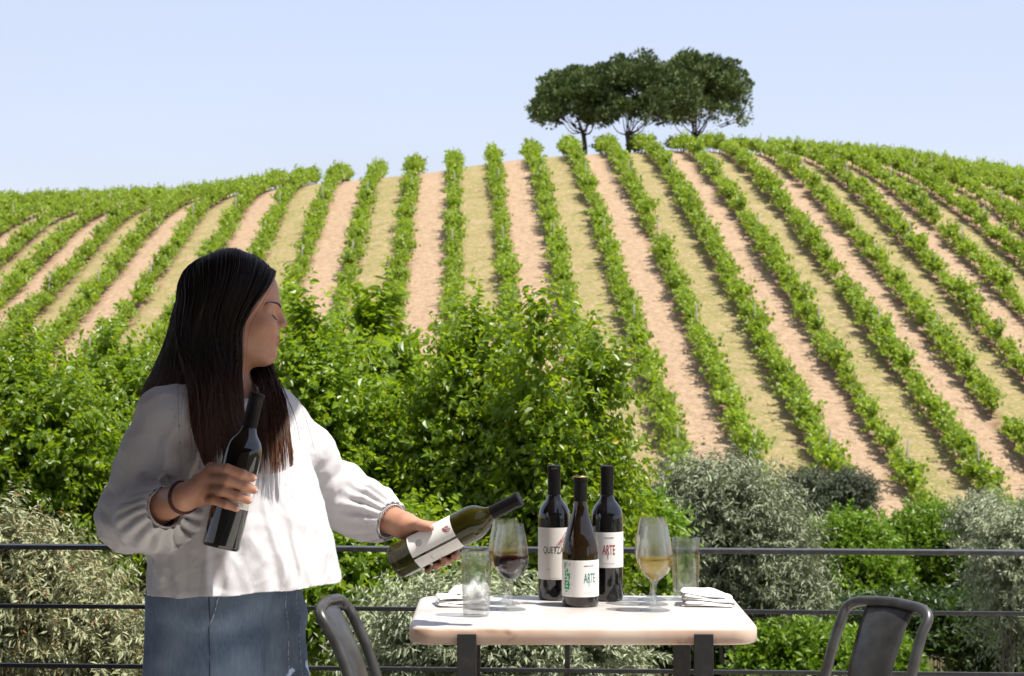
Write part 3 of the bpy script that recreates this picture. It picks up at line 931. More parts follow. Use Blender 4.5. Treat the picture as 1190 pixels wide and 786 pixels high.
def small_print(parent, r, a0, z, w, mat, lines=1, seed=0, h=.0011, gap=.0026):
    """rows of tiny dashes standing for lines too small to read"""
    rn = random.Random(seed); P = []
    for q in range(lines):
        x = -w / 2
        while x < w / 2:
            l = rn.uniform(.001, .004)
            P.append(([(x, -q * gap), (min(x + l, w / 2), -q * gap)], h)); x += l + rn.uniform(.0006, .0012)
    return strokes('small_print', P, r, a0, z, mat, parent)


def on_table(px, py_base):
    D = (CAMH - TZ) * FPX / (py_base - CY)
    return ((px - CX) / FPX * D, D, TZ + .0006)


ST = 'wine bottles standing on the marble table'
# dark Bordeaux bottle, back left
q, R0, L_ = bottle(on_table(644, 696.5), 'dark Bordeaux wine bottle with tall cream QUETZAL label, left of the three standing bottles', ST,
                   BORD, BORD_CAP, m_dark, [(.048, .167, R_(-88), R_(88))], m_label)
rr = R0 + .0008
lettering('lettering', 'QUETZAL', .0225, rr, R_(0), .1085, m_ink, L_, sx=.56, bold=0)
strokes('feather_drawing', [[(-.004, 0), (.008, .018), (.016, .030)], [(-.002, .002), (.010, .016), (.020, .027)], [(.0, .001), (.012, .012), (.022, .022)],
                            [(-.008, -.004), (.0, .006), (.010, .022), (.022, .034)], [(-.008, -.012), (-.008, .0), (.004, .014)],
                            [(.002, .008), (.008, .010), (.014, .020)], [(.001, -.002), (.008, .003), (.018, .012)]], rr, R_(18), .126, m_red, L_, w=.0010)
strokes('emblem', [[(.0, -.004), (-.004, -.0015), (-.004, .002), (0, .0042), (.005, .003), (.005, -.002), (.001, -.004)], [(-.002, -.001), (.003, .001)]], rr, R_(42), .083, m_grey, L_, w=.0009)
small_print(L_, rr, R_(-22), .072, .012, m_grey, 1, 3); small_print(L_, rr, R_(2), .052, .026, m_grey, 1, 4, h=.0007)
lettering('capsule_print', 'QUETZAL', .0042, .0163, 0, .3003, m_grey, q, sx=.75)

# dark Bordeaux bottle, back right
q, R0, L_ = bottle(on_table(705.5, 697.5), 'dark Bordeaux wine bottle with short white label reading ARTE in dark red', ST,
                   BORD, BORD_CAP, m_dark, [(.077, .158, R_(-86), R_(86))], m_label_w)
rr = R0 + .0008
AX = [(.0, 0, .0, 0)]
lettering('lettering', 'ARTE', .0315, rr, R_(4), .1075, m_red, L_, sx=.40, bold=.0003)
strokes('long_tail', [[(-.0028, .0015), (-.0022, -.010)]], rr, R_(4), .1075, m_red, L_, w=.0014)
small_print(L_, rr, R_(4), .1455, .022, m_ink, 1, 5, h=.0019); small_print(L_, rr, R_(4), .0865, .026, m_red, 1, 6, h=.0008)

# brown Burgundy bottle, front
q, R0, L_ = bottle(on_table(674.5, 704), 'brown Burgundy wine bottle with green patterned ARTE label, in front of two dark bottles', ST,
                   BURG, BURG_CAP, m_amber, [(.023, .105, R_(-92), R_(80))], m_label_w)
rr = R0 + .0008
lettering('lettering', 'ARTE', .0295, rr, R_(29), .0555, m_teal, L_, sx=.42, bold=.0003)
strokes('long_tail', [[(-.0028, .0015), (-.0022, -.009)]], rr, R_(29), .0555, m_teal, L_, w=.0013)
small_print(L_, rr, R_(26), .0925, .024, m_ink, 1, 7, h=.0019); small_print(L_, rr, R_(24), .0325, .020, m_teal, 1, 8, h=.0008)
# green block pattern: irregular printed patches and speckle
rn = random.Random(4)
V = []; F = []
def patch(x0, z0, x1, z1):
    b0 = len(V); m = max(2, int((x1 - x0) / .002) + 1)
    for x in np.linspace(x0, x1, m): V.append((x, z0)); V.append((x, z1))
    for i in range(m - 1): F.append((b0 + 2 * i, b0 + 2 * i + 2, b0 + 2 * i + 3, b0 + 2 * i + 1))
for (x0, z0, x1, z1) in [(-.037, .040, -.022, .0445), (-.037, .040, -.033, .060), (-.031, .048, -.020, .052), (-.026, .044, -.022, .058), (-.037, .062, -.029, .066),
                         (-.036, .068, -.033, .082), (-.031, .070, -.024, .0745), (-.024, .062, -.0205, .076), (-.033, .055, -.027, .059), (-.031, .078, -.026, .086), (-.038, .086, -.034, .098), (-.0335, .0335, -.0285, .037)]:
    patch(x0, z0, x1, z1)
for i in range(150):
    x = rn.uniform(-.0395, -.013); z = rn.uniform(.026, .101); s = rn.uniform(.0005, .0018) * (1 if x < -.02 else .6)
    if x > -.019 and rn.random() < .5: continue
    patch(x, z, x + s, z + s * rn.uniform(.5, 1.5))
V3 = bend(np.array(V), R0 + .0007, R_(-8)); mk('green_pattern', V3, np.array(F), m_green, L_, smooth=False)
b = MB(); b.lathe([(.0161, .2885), (.0165, .2893), (.0165, .2907), (.0158, .2913)], 40); b.build('gold_ring', m_gold, q)


# ------------------------------------------------------------------ glasses
m_gls = thin_glass('clear_glass', real=.26)
m_redw = liquid('red_wine', (0.17, 0.008, 0.028), .14)
m_whitew = liquid('white_wine', (0.97, 0.78, 0.36), .42)
GB = [(.0045, .066), (.012, .0685), (.022, .0755), (.031, .086), (.0372, .099), (.0398, .113), (.0396, .125), (.0378, .142), (.0345, .163), (.0308, .183), (.0285, .196)]


def wine_glass(px, py, label, fill=None, mat=None):
    r = empty('wine_glass', on_table(px, py), label, 'wine glass', 'stemmed tasting glasses on the table')
    b = MB()
    b.lathe([(.0005, .0035), (.010, .0032), (.028, .0012), (.0335, .0004), (.0338, .0012), (.030, .0028), (.014, .0062), (.008, .0105), (.0040, .020), (.0036, .040), (.0042, .056), (.0075, .064), (.013, .0685)], 44)
    b.build('stem', m_gls, r)
    outer = catmull([(x, 0, z - max(0, z - .09) * .06) for x, z in GB], 34)[:, [0, 2]]
    inner = outer.copy()[::-1]; inner[:, 0] -= .0011; inner[:, 1] = np.where(inner[:, 1] < .08, inner[:, 1] + .0014, inner[:, 1])
    lip = [(outer[-1][0] - .0002, outer[-1][1] + .0006), (inner[0][0] + .0002, inner[0][1] + .0006)]
    b = MB(); b.lathe(np.vstack([outer, lip, inner]), 56); b.build('bowl', m_gls, r)
    if fill:
        pr = [p for p in inner[::-1] if p[1] < fill]
        pr = [(max(p[0] - .0003, .0005), p[1] + .0003) for p in pr]
        rf = pr[-1][0]
        pr = [(.0003, pr[0][1])] + pr + [(rf + .0001, fill), (rf - .0015, fill - .0004), (.0003, fill - .0005)]
        b = MB(); b.lathe(pr, 56); o = b.build('wine', mat, r); autosmooth(o, 40)
    return r


wine_glass(593.5, 709, 'stemmed glass of red wine on the table, in front of a glass of white wine', .116, m_redw)
wine_glass(587.5, 702, 'stemmed glass of white wine half hidden behind the glass of red wine', .121, m_whitew)
wine_glass(761, 710, 'stemmed glass of golden white wine, front of the row near the right napkin', .115, m_whitew)
wine_glass(759.5, 703, 'empty stemmed glass, second in the row behind the front glass of golden white wine')
wine_glass(757.5, 697.5, 'empty stemmed glass, last in the row behind the glass of golden white wine')

m_tum = thin_glass('tumbler_glass', facing=.22, real=.22)


def tumbler(px, py, label):
    r = empty('water_glass', on_table(px, py), label, 'water glass', 'plain water glasses on the table')
    b = MB()
    pr = [(.0005, .002), (.022, .0015), (.0262, .0008), (.0282, .004), (.0292, .015), (.0318, .075), (.0325, .110), (.0318, .1415), (.0310, .1427), (.0305, .1415), (.0311, .110), (.0304, .075), (.0276, .020), (.022, .0155), (.0005, .0145)]
    b.lathe(pr, 56); o = b.build('glass_body', m_tum, r); autosmooth(o, 60)
    return r


tumbler(553.5, 716, 'empty clear water glass in front of the left folded napkin')
tumbler(797, 697, 'empty clear water glass standing behind the right folded napkin')

# ------------------------------------------------------------------ napkins
m_nap = principled('white_linen', (0.74, 0.725, 0.705), 0.9, sheen=.2, bump=(420, .35, .0006))


def napkin(px, py, label, layers, seed, puff=0.0):
    rng = np.random.default_rng(seed)
    r = empty('napkin', on_table(px, py), label, 'napkin', 'white linen napkins on the table')
    b = MB(); z = 0.0
    for q, (sx_, sy, rot, ox, oy, th, tilt) in enumerate(layers):
        nu, nv = 30, 24
        u = np.linspace(-1, 1, nu); v = np.linspace(-1, 1, nv)
        U, Vv = np.meshgrid(u, v, indexing='ij')
        k = 3.2                                             # superellipse-ish rounded corners
        s = 1 - .06 * (np.abs(U) ** k * np.abs(Vv) ** k)
        X = U * sx_ / 2 * s; Y = Vv * sy / 2 * s
        ph = rng.uniform(0, 6, 4)
        wob = .0016 * np.sin(U * 3 + ph[0] + Vv * 2) + .0012 * np.sin(Vv * 5 + ph[1] + 1.5 * U)
        edge = np.clip(1 - np.maximum(np.abs(U), np.abs(Vv)) ** 6, 0, 1)
        pf = 0
        if puff and q >= len(layers) - 2:
            pf = puff * (np.exp(-((U + .25 * Vv - .45) / .30) ** 2) * (.7 + .3 * np.sin(Vv * 4)) + .5 * np.exp(-((U + .5) / .35) ** 2 - (Vv / .7) ** 2)) * np.clip(edge * 1.3, 0, 1)
        slope = -tilt * (U + 1) / 2
        Zt = z + th * (.25 + .75 * edge ** .5) + wob + pf + slope * 1
        Zb = z + th * (.25 - .25 * edge ** .5) + wob * .6 + np.minimum(pf, pf * .85) + slope
        M = rotz(rot)
        top = np.stack([X, Y, Zt], -1).reshape(-1, 3) @ M.T + (ox, oy, 0)
        bot = np.stack([X, Y, Zb], -1).reshape(-1, 3) @ M.T + (ox, oy, 0)
        top[:, 2] = np.maximum(top[:, 2], .001 + .0012 * (q + 1)); bot[:, 2] = np.maximum(bot[:, 2], .0008 + .0012 * q)
        i = np.arange(nu - 1)[:, None] * nv + np.arange(nv - 1)[None]
        f = np.stack([i, i + nv, i + nv + 1, i + 1], -1).reshape(-1, 4)
        n0 = nu * nv
        rim = np.concatenate([np.arange(nv), np.arange(1, nu) * nv + nv - 1, (nu - 1) * nv + np.arange(nv - 2, -1, -1), np.arange(nu - 2, 0, -1) * nv])
        rf = np.stack([rim, np.roll(rim, -1), np.roll(rim, -1) + n0, rim + n0], 1)
        b.add(np.concatenate([top, bot]), [f, f[:, ::-1] + n0, rf])
        z += th * .86
    b.build('cloth', m_nap, r)
    return r


napkin(536, 703, 'white linen napkin with a puffed fold, behind the left water glass',
       [(.115, .10, .10, 0, 0, .0085, 0), (.112, .095, -.05, .002, 0, .0085, 0), (.105, .09, .16, -.004, .004, .008, 0), (.085, .08, -.1, .012, .0, .008, 0), (.080, .07, .25, .022, .004, .005, 0)], 3, puff=.026)
napkin(822, 703, 'white linen napkin folded in a flat pile, in front of the right water glass',
       [(.120, .10, -.15, .002, 0, .0085, 0), (.118, .098, .02, .003, .002, .0085, .002), (.114, .094, -.12, 0, .002, .0085, .004), (.110, .09, .05, -.004, .004, .0085, .008), (.104, .088, -.1, -.008, .004, .007, .012)], 7, puff=.004)

# ------------------------------------------------------------------ the woman
def smin(a, b, k):
    if k <= 0: return np.minimum(a, b)
    h = np.clip(.5 + .5 * (b - a) / k, 0, 1)
    return b * (1 - h) + a * h - k * h * (1 - h)


def vnoise(p, s, seed=0):
    """cheap smooth noise in about -1..1"""
    q = p * s
    r = np.random.default_rng(seed); o = np.zeros(len(p))
    for i in range(5):
        d = r.normal(size=3); d /= np.linalg.norm(d); d2 = r.normal(size=3)
        o += np.sin(q @ d * (1 + .45 * i) + r.uniform(0, 6) + 1.3 * np.sin(q @ d2 * .6 + r.uniform(0, 6)))
    return o / 3.2


class Prims:
    """group of round cones and ellipsoids, smoothly joined"""
    def __init__(s, k): s.k = k; s.items = []; s.lo = None

    def _b(s, pts, r):
        lo = np.min(pts, 0) - r; hi = np.max(pts, 0) + r
        s.lo = lo if s.lo is None else np.minimum(s.lo, lo); s.hi = hi if s.lo is None or not hasattr(s, 'hi') else np.maximum(s.hi, hi)

    def cone(s, a, b, ra, rb, k=None):
        a = np.asarray(a, float); b = np.asarray(b, float)
        s._b(np.array([a, b]), max(ra, rb)); s.items.append(('c', a, b, ra, rb, s.k if k is None else k)); return s

    def chain(s, pts, rs, k=None):
        for i in range(len(pts) - 1): s.cone(pts[i], pts[i + 1], rs[i], rs[i + 1], k)
        return s

    def ell(s, c, M, r, k=None):
        c = np.asarray(c, float); s._b(c[None], max(r)); s.items.append(('e', c, np.asarray(M, float), np.asarray(r, float), s.k if k is None else k)); return s

    def cut(s, c, r, k): s.items.append(('x', np.asarray(c, float), r, k)); return s

    def __call__(s, p):
        d = None
        for it in s.items:
            if it[0] == 'c':
                _, a, b, ra, rb, k = it
                ab = b - a; h = np.clip((p - a) @ ab / (ab @ ab + 1e-12), 0, 1)
                q = np.linalg.norm(p - a - h[:, None] * ab, axis=1) - (ra + (rb - ra) * h)
            elif it[0] == 'e':
                _, c, M, r, k = it
                l = (p - c) @ M / r
                k0 = np.linalg.norm(l, axis=1); k1 = np.linalg.norm(l / r, axis=1) + 1e-9
                q = k0 * (k0 - 1) / k1
            else:
                _, c, r, k = it
                q = np.linalg.norm(p - c, axis=1) - r
                d = -smin(-d, q, k); continue
            d = q if d is None else smin(d, q, k)
        return d


def union_sdf(groups, kk, p):
    """groups list of Prims; only evaluates points near each group"""
    d = np.full(len(p), 1.0)
    for g in groups:
        m = np.all((p > g.lo - .05) & (p < g.hi + .05), axis=1)
        if m.any(): d[m] = smin(d[m], g(p[m]), kk)
    return d


def surface_nets(f, lo, hi, h, cs=8):
    """mesh the zero level of f on a grid with spacing h; returns verts, quads"""
    lo = np.asarray(lo, float); n = np.ceil((np.asarray(hi) - lo) / h / cs).astype(int) * cs
    nc = n // cs
    ci = np.stack(np.meshgrid(*[np.arange(q) for q in nc], indexing='ij'), -1).reshape(-1, 3)
    dc = f(lo + (ci + .5) * cs * h)
    S = np.ones(n, np.float32)
    rad = cs * h * .5 * 1.732 + 2 * h
    near = np.abs(dc) < rad * 1.25
    base = np.sign(dc)
    Sv = S.reshape(nc[0], cs, nc[1], cs, nc[2], cs)
    Sv[:] = base.reshape(nc)[:, None, :, None, :, None]
    loc = np.stack(np.meshgrid(*[np.arange(cs)] * 3, indexing='ij'), -1).reshape(-1, 3)
    act = ci[near]
    for b0 in range(0, len(act), 400):
        a = act[b0:b0 + 400]
        g = (a[:, None] * cs + loc[None]).reshape(-1, 3)
        S[g[:, 0], g[:, 1], g[:, 2]] = f(lo + g * h)
    neg = S < 0
    cells = []; pts = []; quads = []
    N = n
    def cid(i): return (i[:, 0] * N[1] + i[:, 1]) * N[2] + i[:, 2]
    for ax in range(3):
        s0 = [slice(None)] * 3; s1 = [slice(None)] * 3; s0[ax] = slice(None, -1); s1[ax] = slice(1, None)
        e = np.argwhere(neg[tuple(s0)] != neg[tuple(s1)])
        o1, o2 = (ax + 1) % 3, (ax + 2) % 3
        e = e[(e[:, o1] > 0) & (e[:, o2] > 0)]
        e2 = e.copy(); e2[:, ax] += 1
        a = S[tuple(e.T)]; b = S[tuple(e2.T)]
        t = a / (a - b)
        P = e.astype(float); P[:, ax] += t
        q = []
        for (u, v) in ((0, 0), (1, 0), (1, 1), (0, 1)):
            c = e.copy(); c[:, o1] -= u; c[:, o2] -= v
            k = cid(c); q.append(k); cells.append(k); pts.append(P)
        q = np.stack(q, 1)
        flip = a > 0
        q[flip] = q[flip][:, ::-1]
        quads.append(q)
    cells = np.concatenate(cells); pts = np.concatenate(pts)
    uq, inv = np.unique(cells, return_inverse=True)
    cnt = np.bincount(inv)
    V = np.stack([np.bincount(inv, pts[:, i]) / cnt for i in range(3)], 1)
    Q = np.searchsorted(uq, np.concatenate(quads))
    return lo + V * h, Q[:, ::-1]


def smooth_mesh(V, Q, it=1, lam=.5):
    E_ = np.concatenate([Q[:, [0, 1]], Q[:, [1, 2]], Q[:, [2, 3]], Q[:, [3, 0]]]); E_ = np.concatenate([E_, E_[:, ::-1]])
    for _ in range(it):
        acc = np.zeros_like(V); cnt = np.bincount(E_[:, 0], minlength=len(V))
        for i in range(3): acc[:, i] = np.bincount(E_[:, 0], V[E_[:, 1], i], minlength=len(V))
        V = V * (1 - lam) + lam * acc / np.maximum(cnt, 1)[:, None]
    return V


DT = 4.44
TF = np.array([.74, -.673, 0]); TR = np.array([-.673, -.74, 0]); UP = np.array([0, 0, 1.0])     # torso: front, her right
# head frame: forward, left, up
HF = np.array([.985, .172, 0]); pit = R_(8)
HL = np.array([-HF[1], HF[0], 0])
HFv = HF * math.cos(pit) - UP * math.sin(pit); HU = HF * math.sin(pit) + UP * math.cos(pit)
HM = np.stack([HFv, HL, HU], 1)
HO = W(272, 358, DT)


def hp(f, l, u): return HO + HM @ np.array([f, l, u])


head = Prims(.012)
head.ell(hp(-.008, 0, .024), HM, (.098, .074, .089))
head.ell(hp(.032, 0, -.040), HM, (.062, .057, .066), .02)
for s in (-1, 1):
    head.cone(hp(.006, .050 * s, -.062), hp(.076, .014 * s, -.090), .017, .015, .02)
    head.ell(hp(.058, .036 * s, -.026), HM, (.030, .027, .030), .015)
    head.cone(hp(.085, .010 * s, .017), hp(.066, .048 * s, .012), .0095, .0085, .012)
    head.ell(hp(-.005, .076 * s, -.015), HM, (.016, .006, .028), .006)
head.ell(hp(.084, 0, -.086), HM, (.017, .021, .016), .014)
head.cone(hp(.070, 0, -.048), hp(.074, 0, -.058), .026, .024, .016)       # mouth mound
for s in (-1, 1): head.cut(hp(.096, .0345 * s, .000), .0155, .010)
for s in (-1, 1): head.ell(hp(.0695, .0335 * s, -.0015), HM, (.0135, .0148, .0125), .003)     # lowered lids over the eyes
head.chain([hp(.086, 0, .010), hp(.0925, 0, -.003), hp(.1035, 0, -.0175)], [.0085, .0080, .0098], .008)
for s in (-1, 1): head.ell(hp(.0955, .0105 * s, -.0235), HM, (.0095, .0068, .0068), .005)
head.ell(hp(.0945, 0, -.0475), HM, (.0085, .0210, .0058), .005)
head.ell(hp(.0935, 0, -.0605), HM, (.0085, .0175, .0070), .005)
head.cut(hp(.108, 0, -.0540), .0095, .003)
head.ell(hp(.040, 0, -.088), HM, (.040, .040, .026), .025)                 # soft under-chin

NB = W(259, 458, DT)
trunk = Prims(.03)
trunk.cone(hp(-.022, 0, -.06), NB + UP * .01, .053, .056)
shR = NB + TR * .142 - UP * .048; shL = NB - TR * .132 - UP * .050
trunk.cone(NB, NB + TR * .11 - UP * .035, .045, .040); trunk.cone(NB, NB - TR * .11 - UP * .035, .045, .040)
M_T = np.stack([TR, TF, UP], 1)
trunk.ell(NB - UP * .18 + TF * .005, M_T, (.135, .08, .18))
trunk.ell(NB - UP * .40 + TF * .02, M_T, (.135, .095, .2))
hipc = W(263, 712, DT)
trunk.ell(hipc, M_T, (.13, .085, .15))
for s in (1, -1):
    hj = hipc + TR * .085 * s - UP * .06
    kn = hj - UP * .36 + TF * .02; an = np.array([kn[0], kn[1], .09]) - TF * .02
    trunk.chain([hj, kn, an], [.062, .052, .040])
    trunk.chain([an, an + TF * .05 - UP * .045, an + TF * .15 - UP * .055], [.04, .036, .028])

elR = W(140, 606, 4.36); wrR = W(214, 578, 4.160)
elL = W(408, 585, 4.67); wrL = W(470, 611, 4.565)
armR = Prims(.02); armR.chain([shR, elR], [.046, .040]); armR.chain([elR, elR * .6 + wrR * .4, wrR], [.040, .039, .0265])
armL = Prims(.02); armL.chain([shL, elL], [.046, .040]); armL.chain([elL, elL * .6 + wrL * .4, wrL], [.040, .038, .0265])

# held bottle 1: axis from base to mouth
b1a = W(256, 637.5, 4.165); b1b = W(296, 470.5, 4.195)
B1A = (b1b - b1a) / np.linalg.norm(b1b - b1a)
b2a = W(459.5, 654.5, 4.545); b2b = W(597, 583.5, 4.475)
B2A = (b2b - b2a) / np.linalg.norm(b2b - b2a)


def around(a0, ax, t, phi, r, ref):
    """point at distance t along the bottle, angle phi (deg) from ref around the axis"""
    x = ref - ax * (ref @ ax); x /= np.linalg.norm(x); y = np.cross(ax, x)
    return a0 + ax * t + r * (math.cos(R_(phi)) * x + math.sin(R_(phi)) * y)


CAMD = np.array([0, -1.0, 0])
fing_pts = []


def hand(wrist, a0, ax, fing, thumb, palm_in, kp=.010):
    g = Prims(kp)
    mcps = [np.array(f[0]) for f in fing]
    for i, m in enumerate(mcps):
        g.cone(wrist, m, .0185 if i in (1, 2) else .0165, .0118, .012)
    for i in range(len(mcps) - 1): g.cone(mcps[i], mcps[i + 1], .0115, .0115, .008)
    c = sum(mcps) / 4 * .55 + wrist * .45
    g.cone(c, c + palm_in * .006, .017, .017, .012)
    g.chain(thumb, [.0165, .0125, .0100, .0078], .008)
    out = [g]
    for i, f in enumerate(fing):
        r0 = (.0098, .0102, .0098, .0086)[i]
        q = Prims(.0025); q.chain(f, [r0 * 1.10, r0, r0 * .93, r0 * .82], .003); out.append(q)
        fing_pts.append((f[2], f[3], r0))
    t = thumb
    return out


# right hand wraps the near side of bottle 1 : phi 0 towards camera, + to the right in the picture
def r1(t, phi, r=.0468): return around(b1a, B1A, t, phi, r, CAMD)
_chk = r1(.1, 60)[0] > r1(.1, 0)[0]
SG = 1 if _chk else -1
F1 = []
for i, (t, da, L_) in enumerate([(.150, 0, 1.0), (.128, 5, 1.06), (.106, 2, 1.0), (.0855, -6, .86)]):
    ph = [-84 + da, -84 + da + 62 * L_, -84 + da + 62 * L_ + 38 * L_, -84 + da + 62 * L_ + 38 * L_ + 30 * L_]
    F1.append([r1(t - .004 + .0015 * i, SG * ph[0], .051), r1(t + .002, SG * ph[1], .0490), r1(t - .001, SG * ph[2], .0468), r1(t - .004, SG * ph[3], .0455)])
T1 = [wrR * .55 + F1[0][0] * .45 + np.array([.0, .022, .004]), r1(.138, SG * -135, .052), r1(.158, SG * -172, .0485), r1(.170, SG * -205, .0465)]
handR = hand(wrR, b1a, B1A, F1, T1, np.array([0, 1.0, 0]))

# left hand cradles bottle 2 from behind, thumb over the top, fingertips showing underneath
def r2(t, phi, r=.0468): return around(b2a, B2A, t, phi, r, CAMD)
SG2 = 1 if r2(.1, 90)[2] > r2(.1, 0)[2] else -1                          # + = upper side
F2 = []
for i, (t, L_) in enumerate([(.121, .98), (.099, 1.05), (.075, 1.0), (.050, .86)]):
    ph = [158, 158 + 58 * L_, 158 + 98 * L_, 158 + 127 * L_]
    F2.append([r2(t - .012, SG2 * ph[0], .0515), r2(t - .003, SG2 * ph[1], .049), r2(t + .002, SG2 * ph[2], .0468), r2(t + .004, SG2 * ph[3], .0458)])
T2 = [wrL * .55 + r2(.075, SG2 * 120, .056) * .45, r2(.070, SG2 * 104, .0535), r2(.092, SG2 * 74, .0495), r2(.116, SG2 * 46, .0465)]
handL = hand(wrL, b2a, B2A, F2, T2, np.array([0, -1.0, 0]))
handL[0].cone(wrL, r2(.062, SG2 * 120, .052), .020, .016, .015)

groups = [trunk, armR, armL, head]
fine = handR + handL


def body_sdf(p):
    d = union_sdf(groups, .02, p)
    for g in fine:
        m = np.all((p > g.lo - .05) & (p < g.hi + .05), axis=1)
        if m.any(): d[m] = smin(d[m], g(p[m]), .006 if len(g.items) < 5 else .014)
    return d


root = empty('person', (hipc[0], hipc[1], 0), 'woman in white blouse and blue jeans holding two wine bottles, face turned to the right', 'person')
RL = np.array(root.location)


def skin_mat():
    m = principled('skin', (0.43, 0.225, 0.145), 0.46, noise=(38, (0.37, 0.18, 0.115), .35, .7), bump=(900, .25, .0004), sss=.12, spec=.4)
    return m


m_skin = skin_mat()
m_lips = principled('lips', (0.30, 0.105, 0.09), 0.42)
lo = np.array([-1.06, 4.00, 0.0]); hi = np.array([-.06, 4.86, 1.62])
V, Q = surface_nets(body_sdf, lo, hi, .0026)
V = smooth_mesh(V, Q, 1, .5)
lc = (V[Q].mean(1) - HO) @ HM
lipm = ((((lc[:, 0] - .0965) / .012) ** 2 + (lc[:, 1] / .0215) ** 2 + ((lc[:, 2] + .0475) / .0052) ** 2) < 1) | ((((lc[:, 0] - .0965) / .012) ** 2 + (lc[:, 1] / .018) ** 2 + ((lc[:, 2] + .0600) / .0062) ** 2) < 1)
body = mk('body', V - RL, Q, [m_skin, m_lips], root, midx=lipm.astype(int))

# finger nails on every visible fingertip
m_nail = principled('nail', (0.55, 0.32, 0.26), 0.22, coat=.3)
for (a, b_, r0) in fing_pts:
    d = unit(b_ - a)
    ctr = b1a if np.linalg.norm(b_ - b1a) < np.linalg.norm(b_ - b2a) else b2a
    ax = B1A if ctr is b1a else B2A
    rad = b_ - ctr; rad = rad - ax * (rad @ ax); rad = unit(rad - d * (rad @ d))
    M = np.stack([d, np.cross(rad, d), rad], 1)
    b = MB(); t = np.linspace(0, np.pi, 5)
    b.lathe([(.0001, .0011), (.5, .0010), (.85, .0006), (1, 0)], 14)
    v = np.concatenate(b.v); v = v * np.array([.0050, .0042, 1.0])
    v[:, 2] -= (v[:, 1] / .0042) ** 2 * .0012
    v = v @ M.T + b_ + rad * (r0 * .74 - .0004) + d * .0012
    mk('nail', v - RL, b.f[4][0], m_nail, root)

# ------------------------------------------------------------------ blouse
def lin(x, xp, fp): return np.interp(x, xp, fp)


zS = [.70, .80, .86, .93, 1.00, 1.08, 1.15, 1.205, 1.245, 1.275]
aS = [.222, .216, .212, .204, .192, .178, .166, .142, .105, .062]
bS = [.182, .176, .172, .163, .152, .140, .126, .105, .082, .055]
cS = [277, 278, 278, 276, 273, 269, 265, 262, 260, 259]                   # axis, photograph pixels at depth DT
cF = [.02, .02, .02, .018, .016, .012, .008, .004, .0, .0]
cuR = W(189, 592, 4.215); cuRd = unit(wrR - elR)
cuL = W(449, 604, 4.595); cuLd = unit(wrL - elL)
slR = Prims(.03)
slR.chain([NB + TR * .06 - UP * .022, shR + UP * .0], [.046, .058])
slR.chain([shR, W(176, 530, 4.33), W(153, 596, 4.345)], [.058, .058, .060])
slR.ell(W(148, 607, 4.335), np.eye(3), (.056, .056, .048)); slR.chain([W(152, 606, 4.33), W(174, 602, 4.265), cuR - cuRd * .008, cuR + cuRd * .02], [.060, .058, .040, .034], .02)
slL = Prims(.03)
slL.chain([NB - TR * .06 - UP * .022, shL], [.046, .054])
slL.chain([shL, W(352, 525, 4.60), W(388, 576, 4.66)], [.054, .056, .060])
slL.chain([W(392, 574, 4.66), W(418, 590, 4.65), W(436, 598, 4.615), cuL - cuLd * .006, cuL + cuLd * .02], [.064, .060, .050, .037, .033], .02)


def torso_coord(p):
    z = p[:, 2]
    cx = (lin(z, zS, cS) - CX) / FPX * DT
    f0 = lin(z, zS, cF)
    dx = p[:, 0] - cx - TF[0] * f0; dy = p[:, 1] - DT - TF[1] * f0
    r = dx * TR[0] + dy * TR[1]; f = dx * TF[0] + dy * TF[1]
    return r, f, z


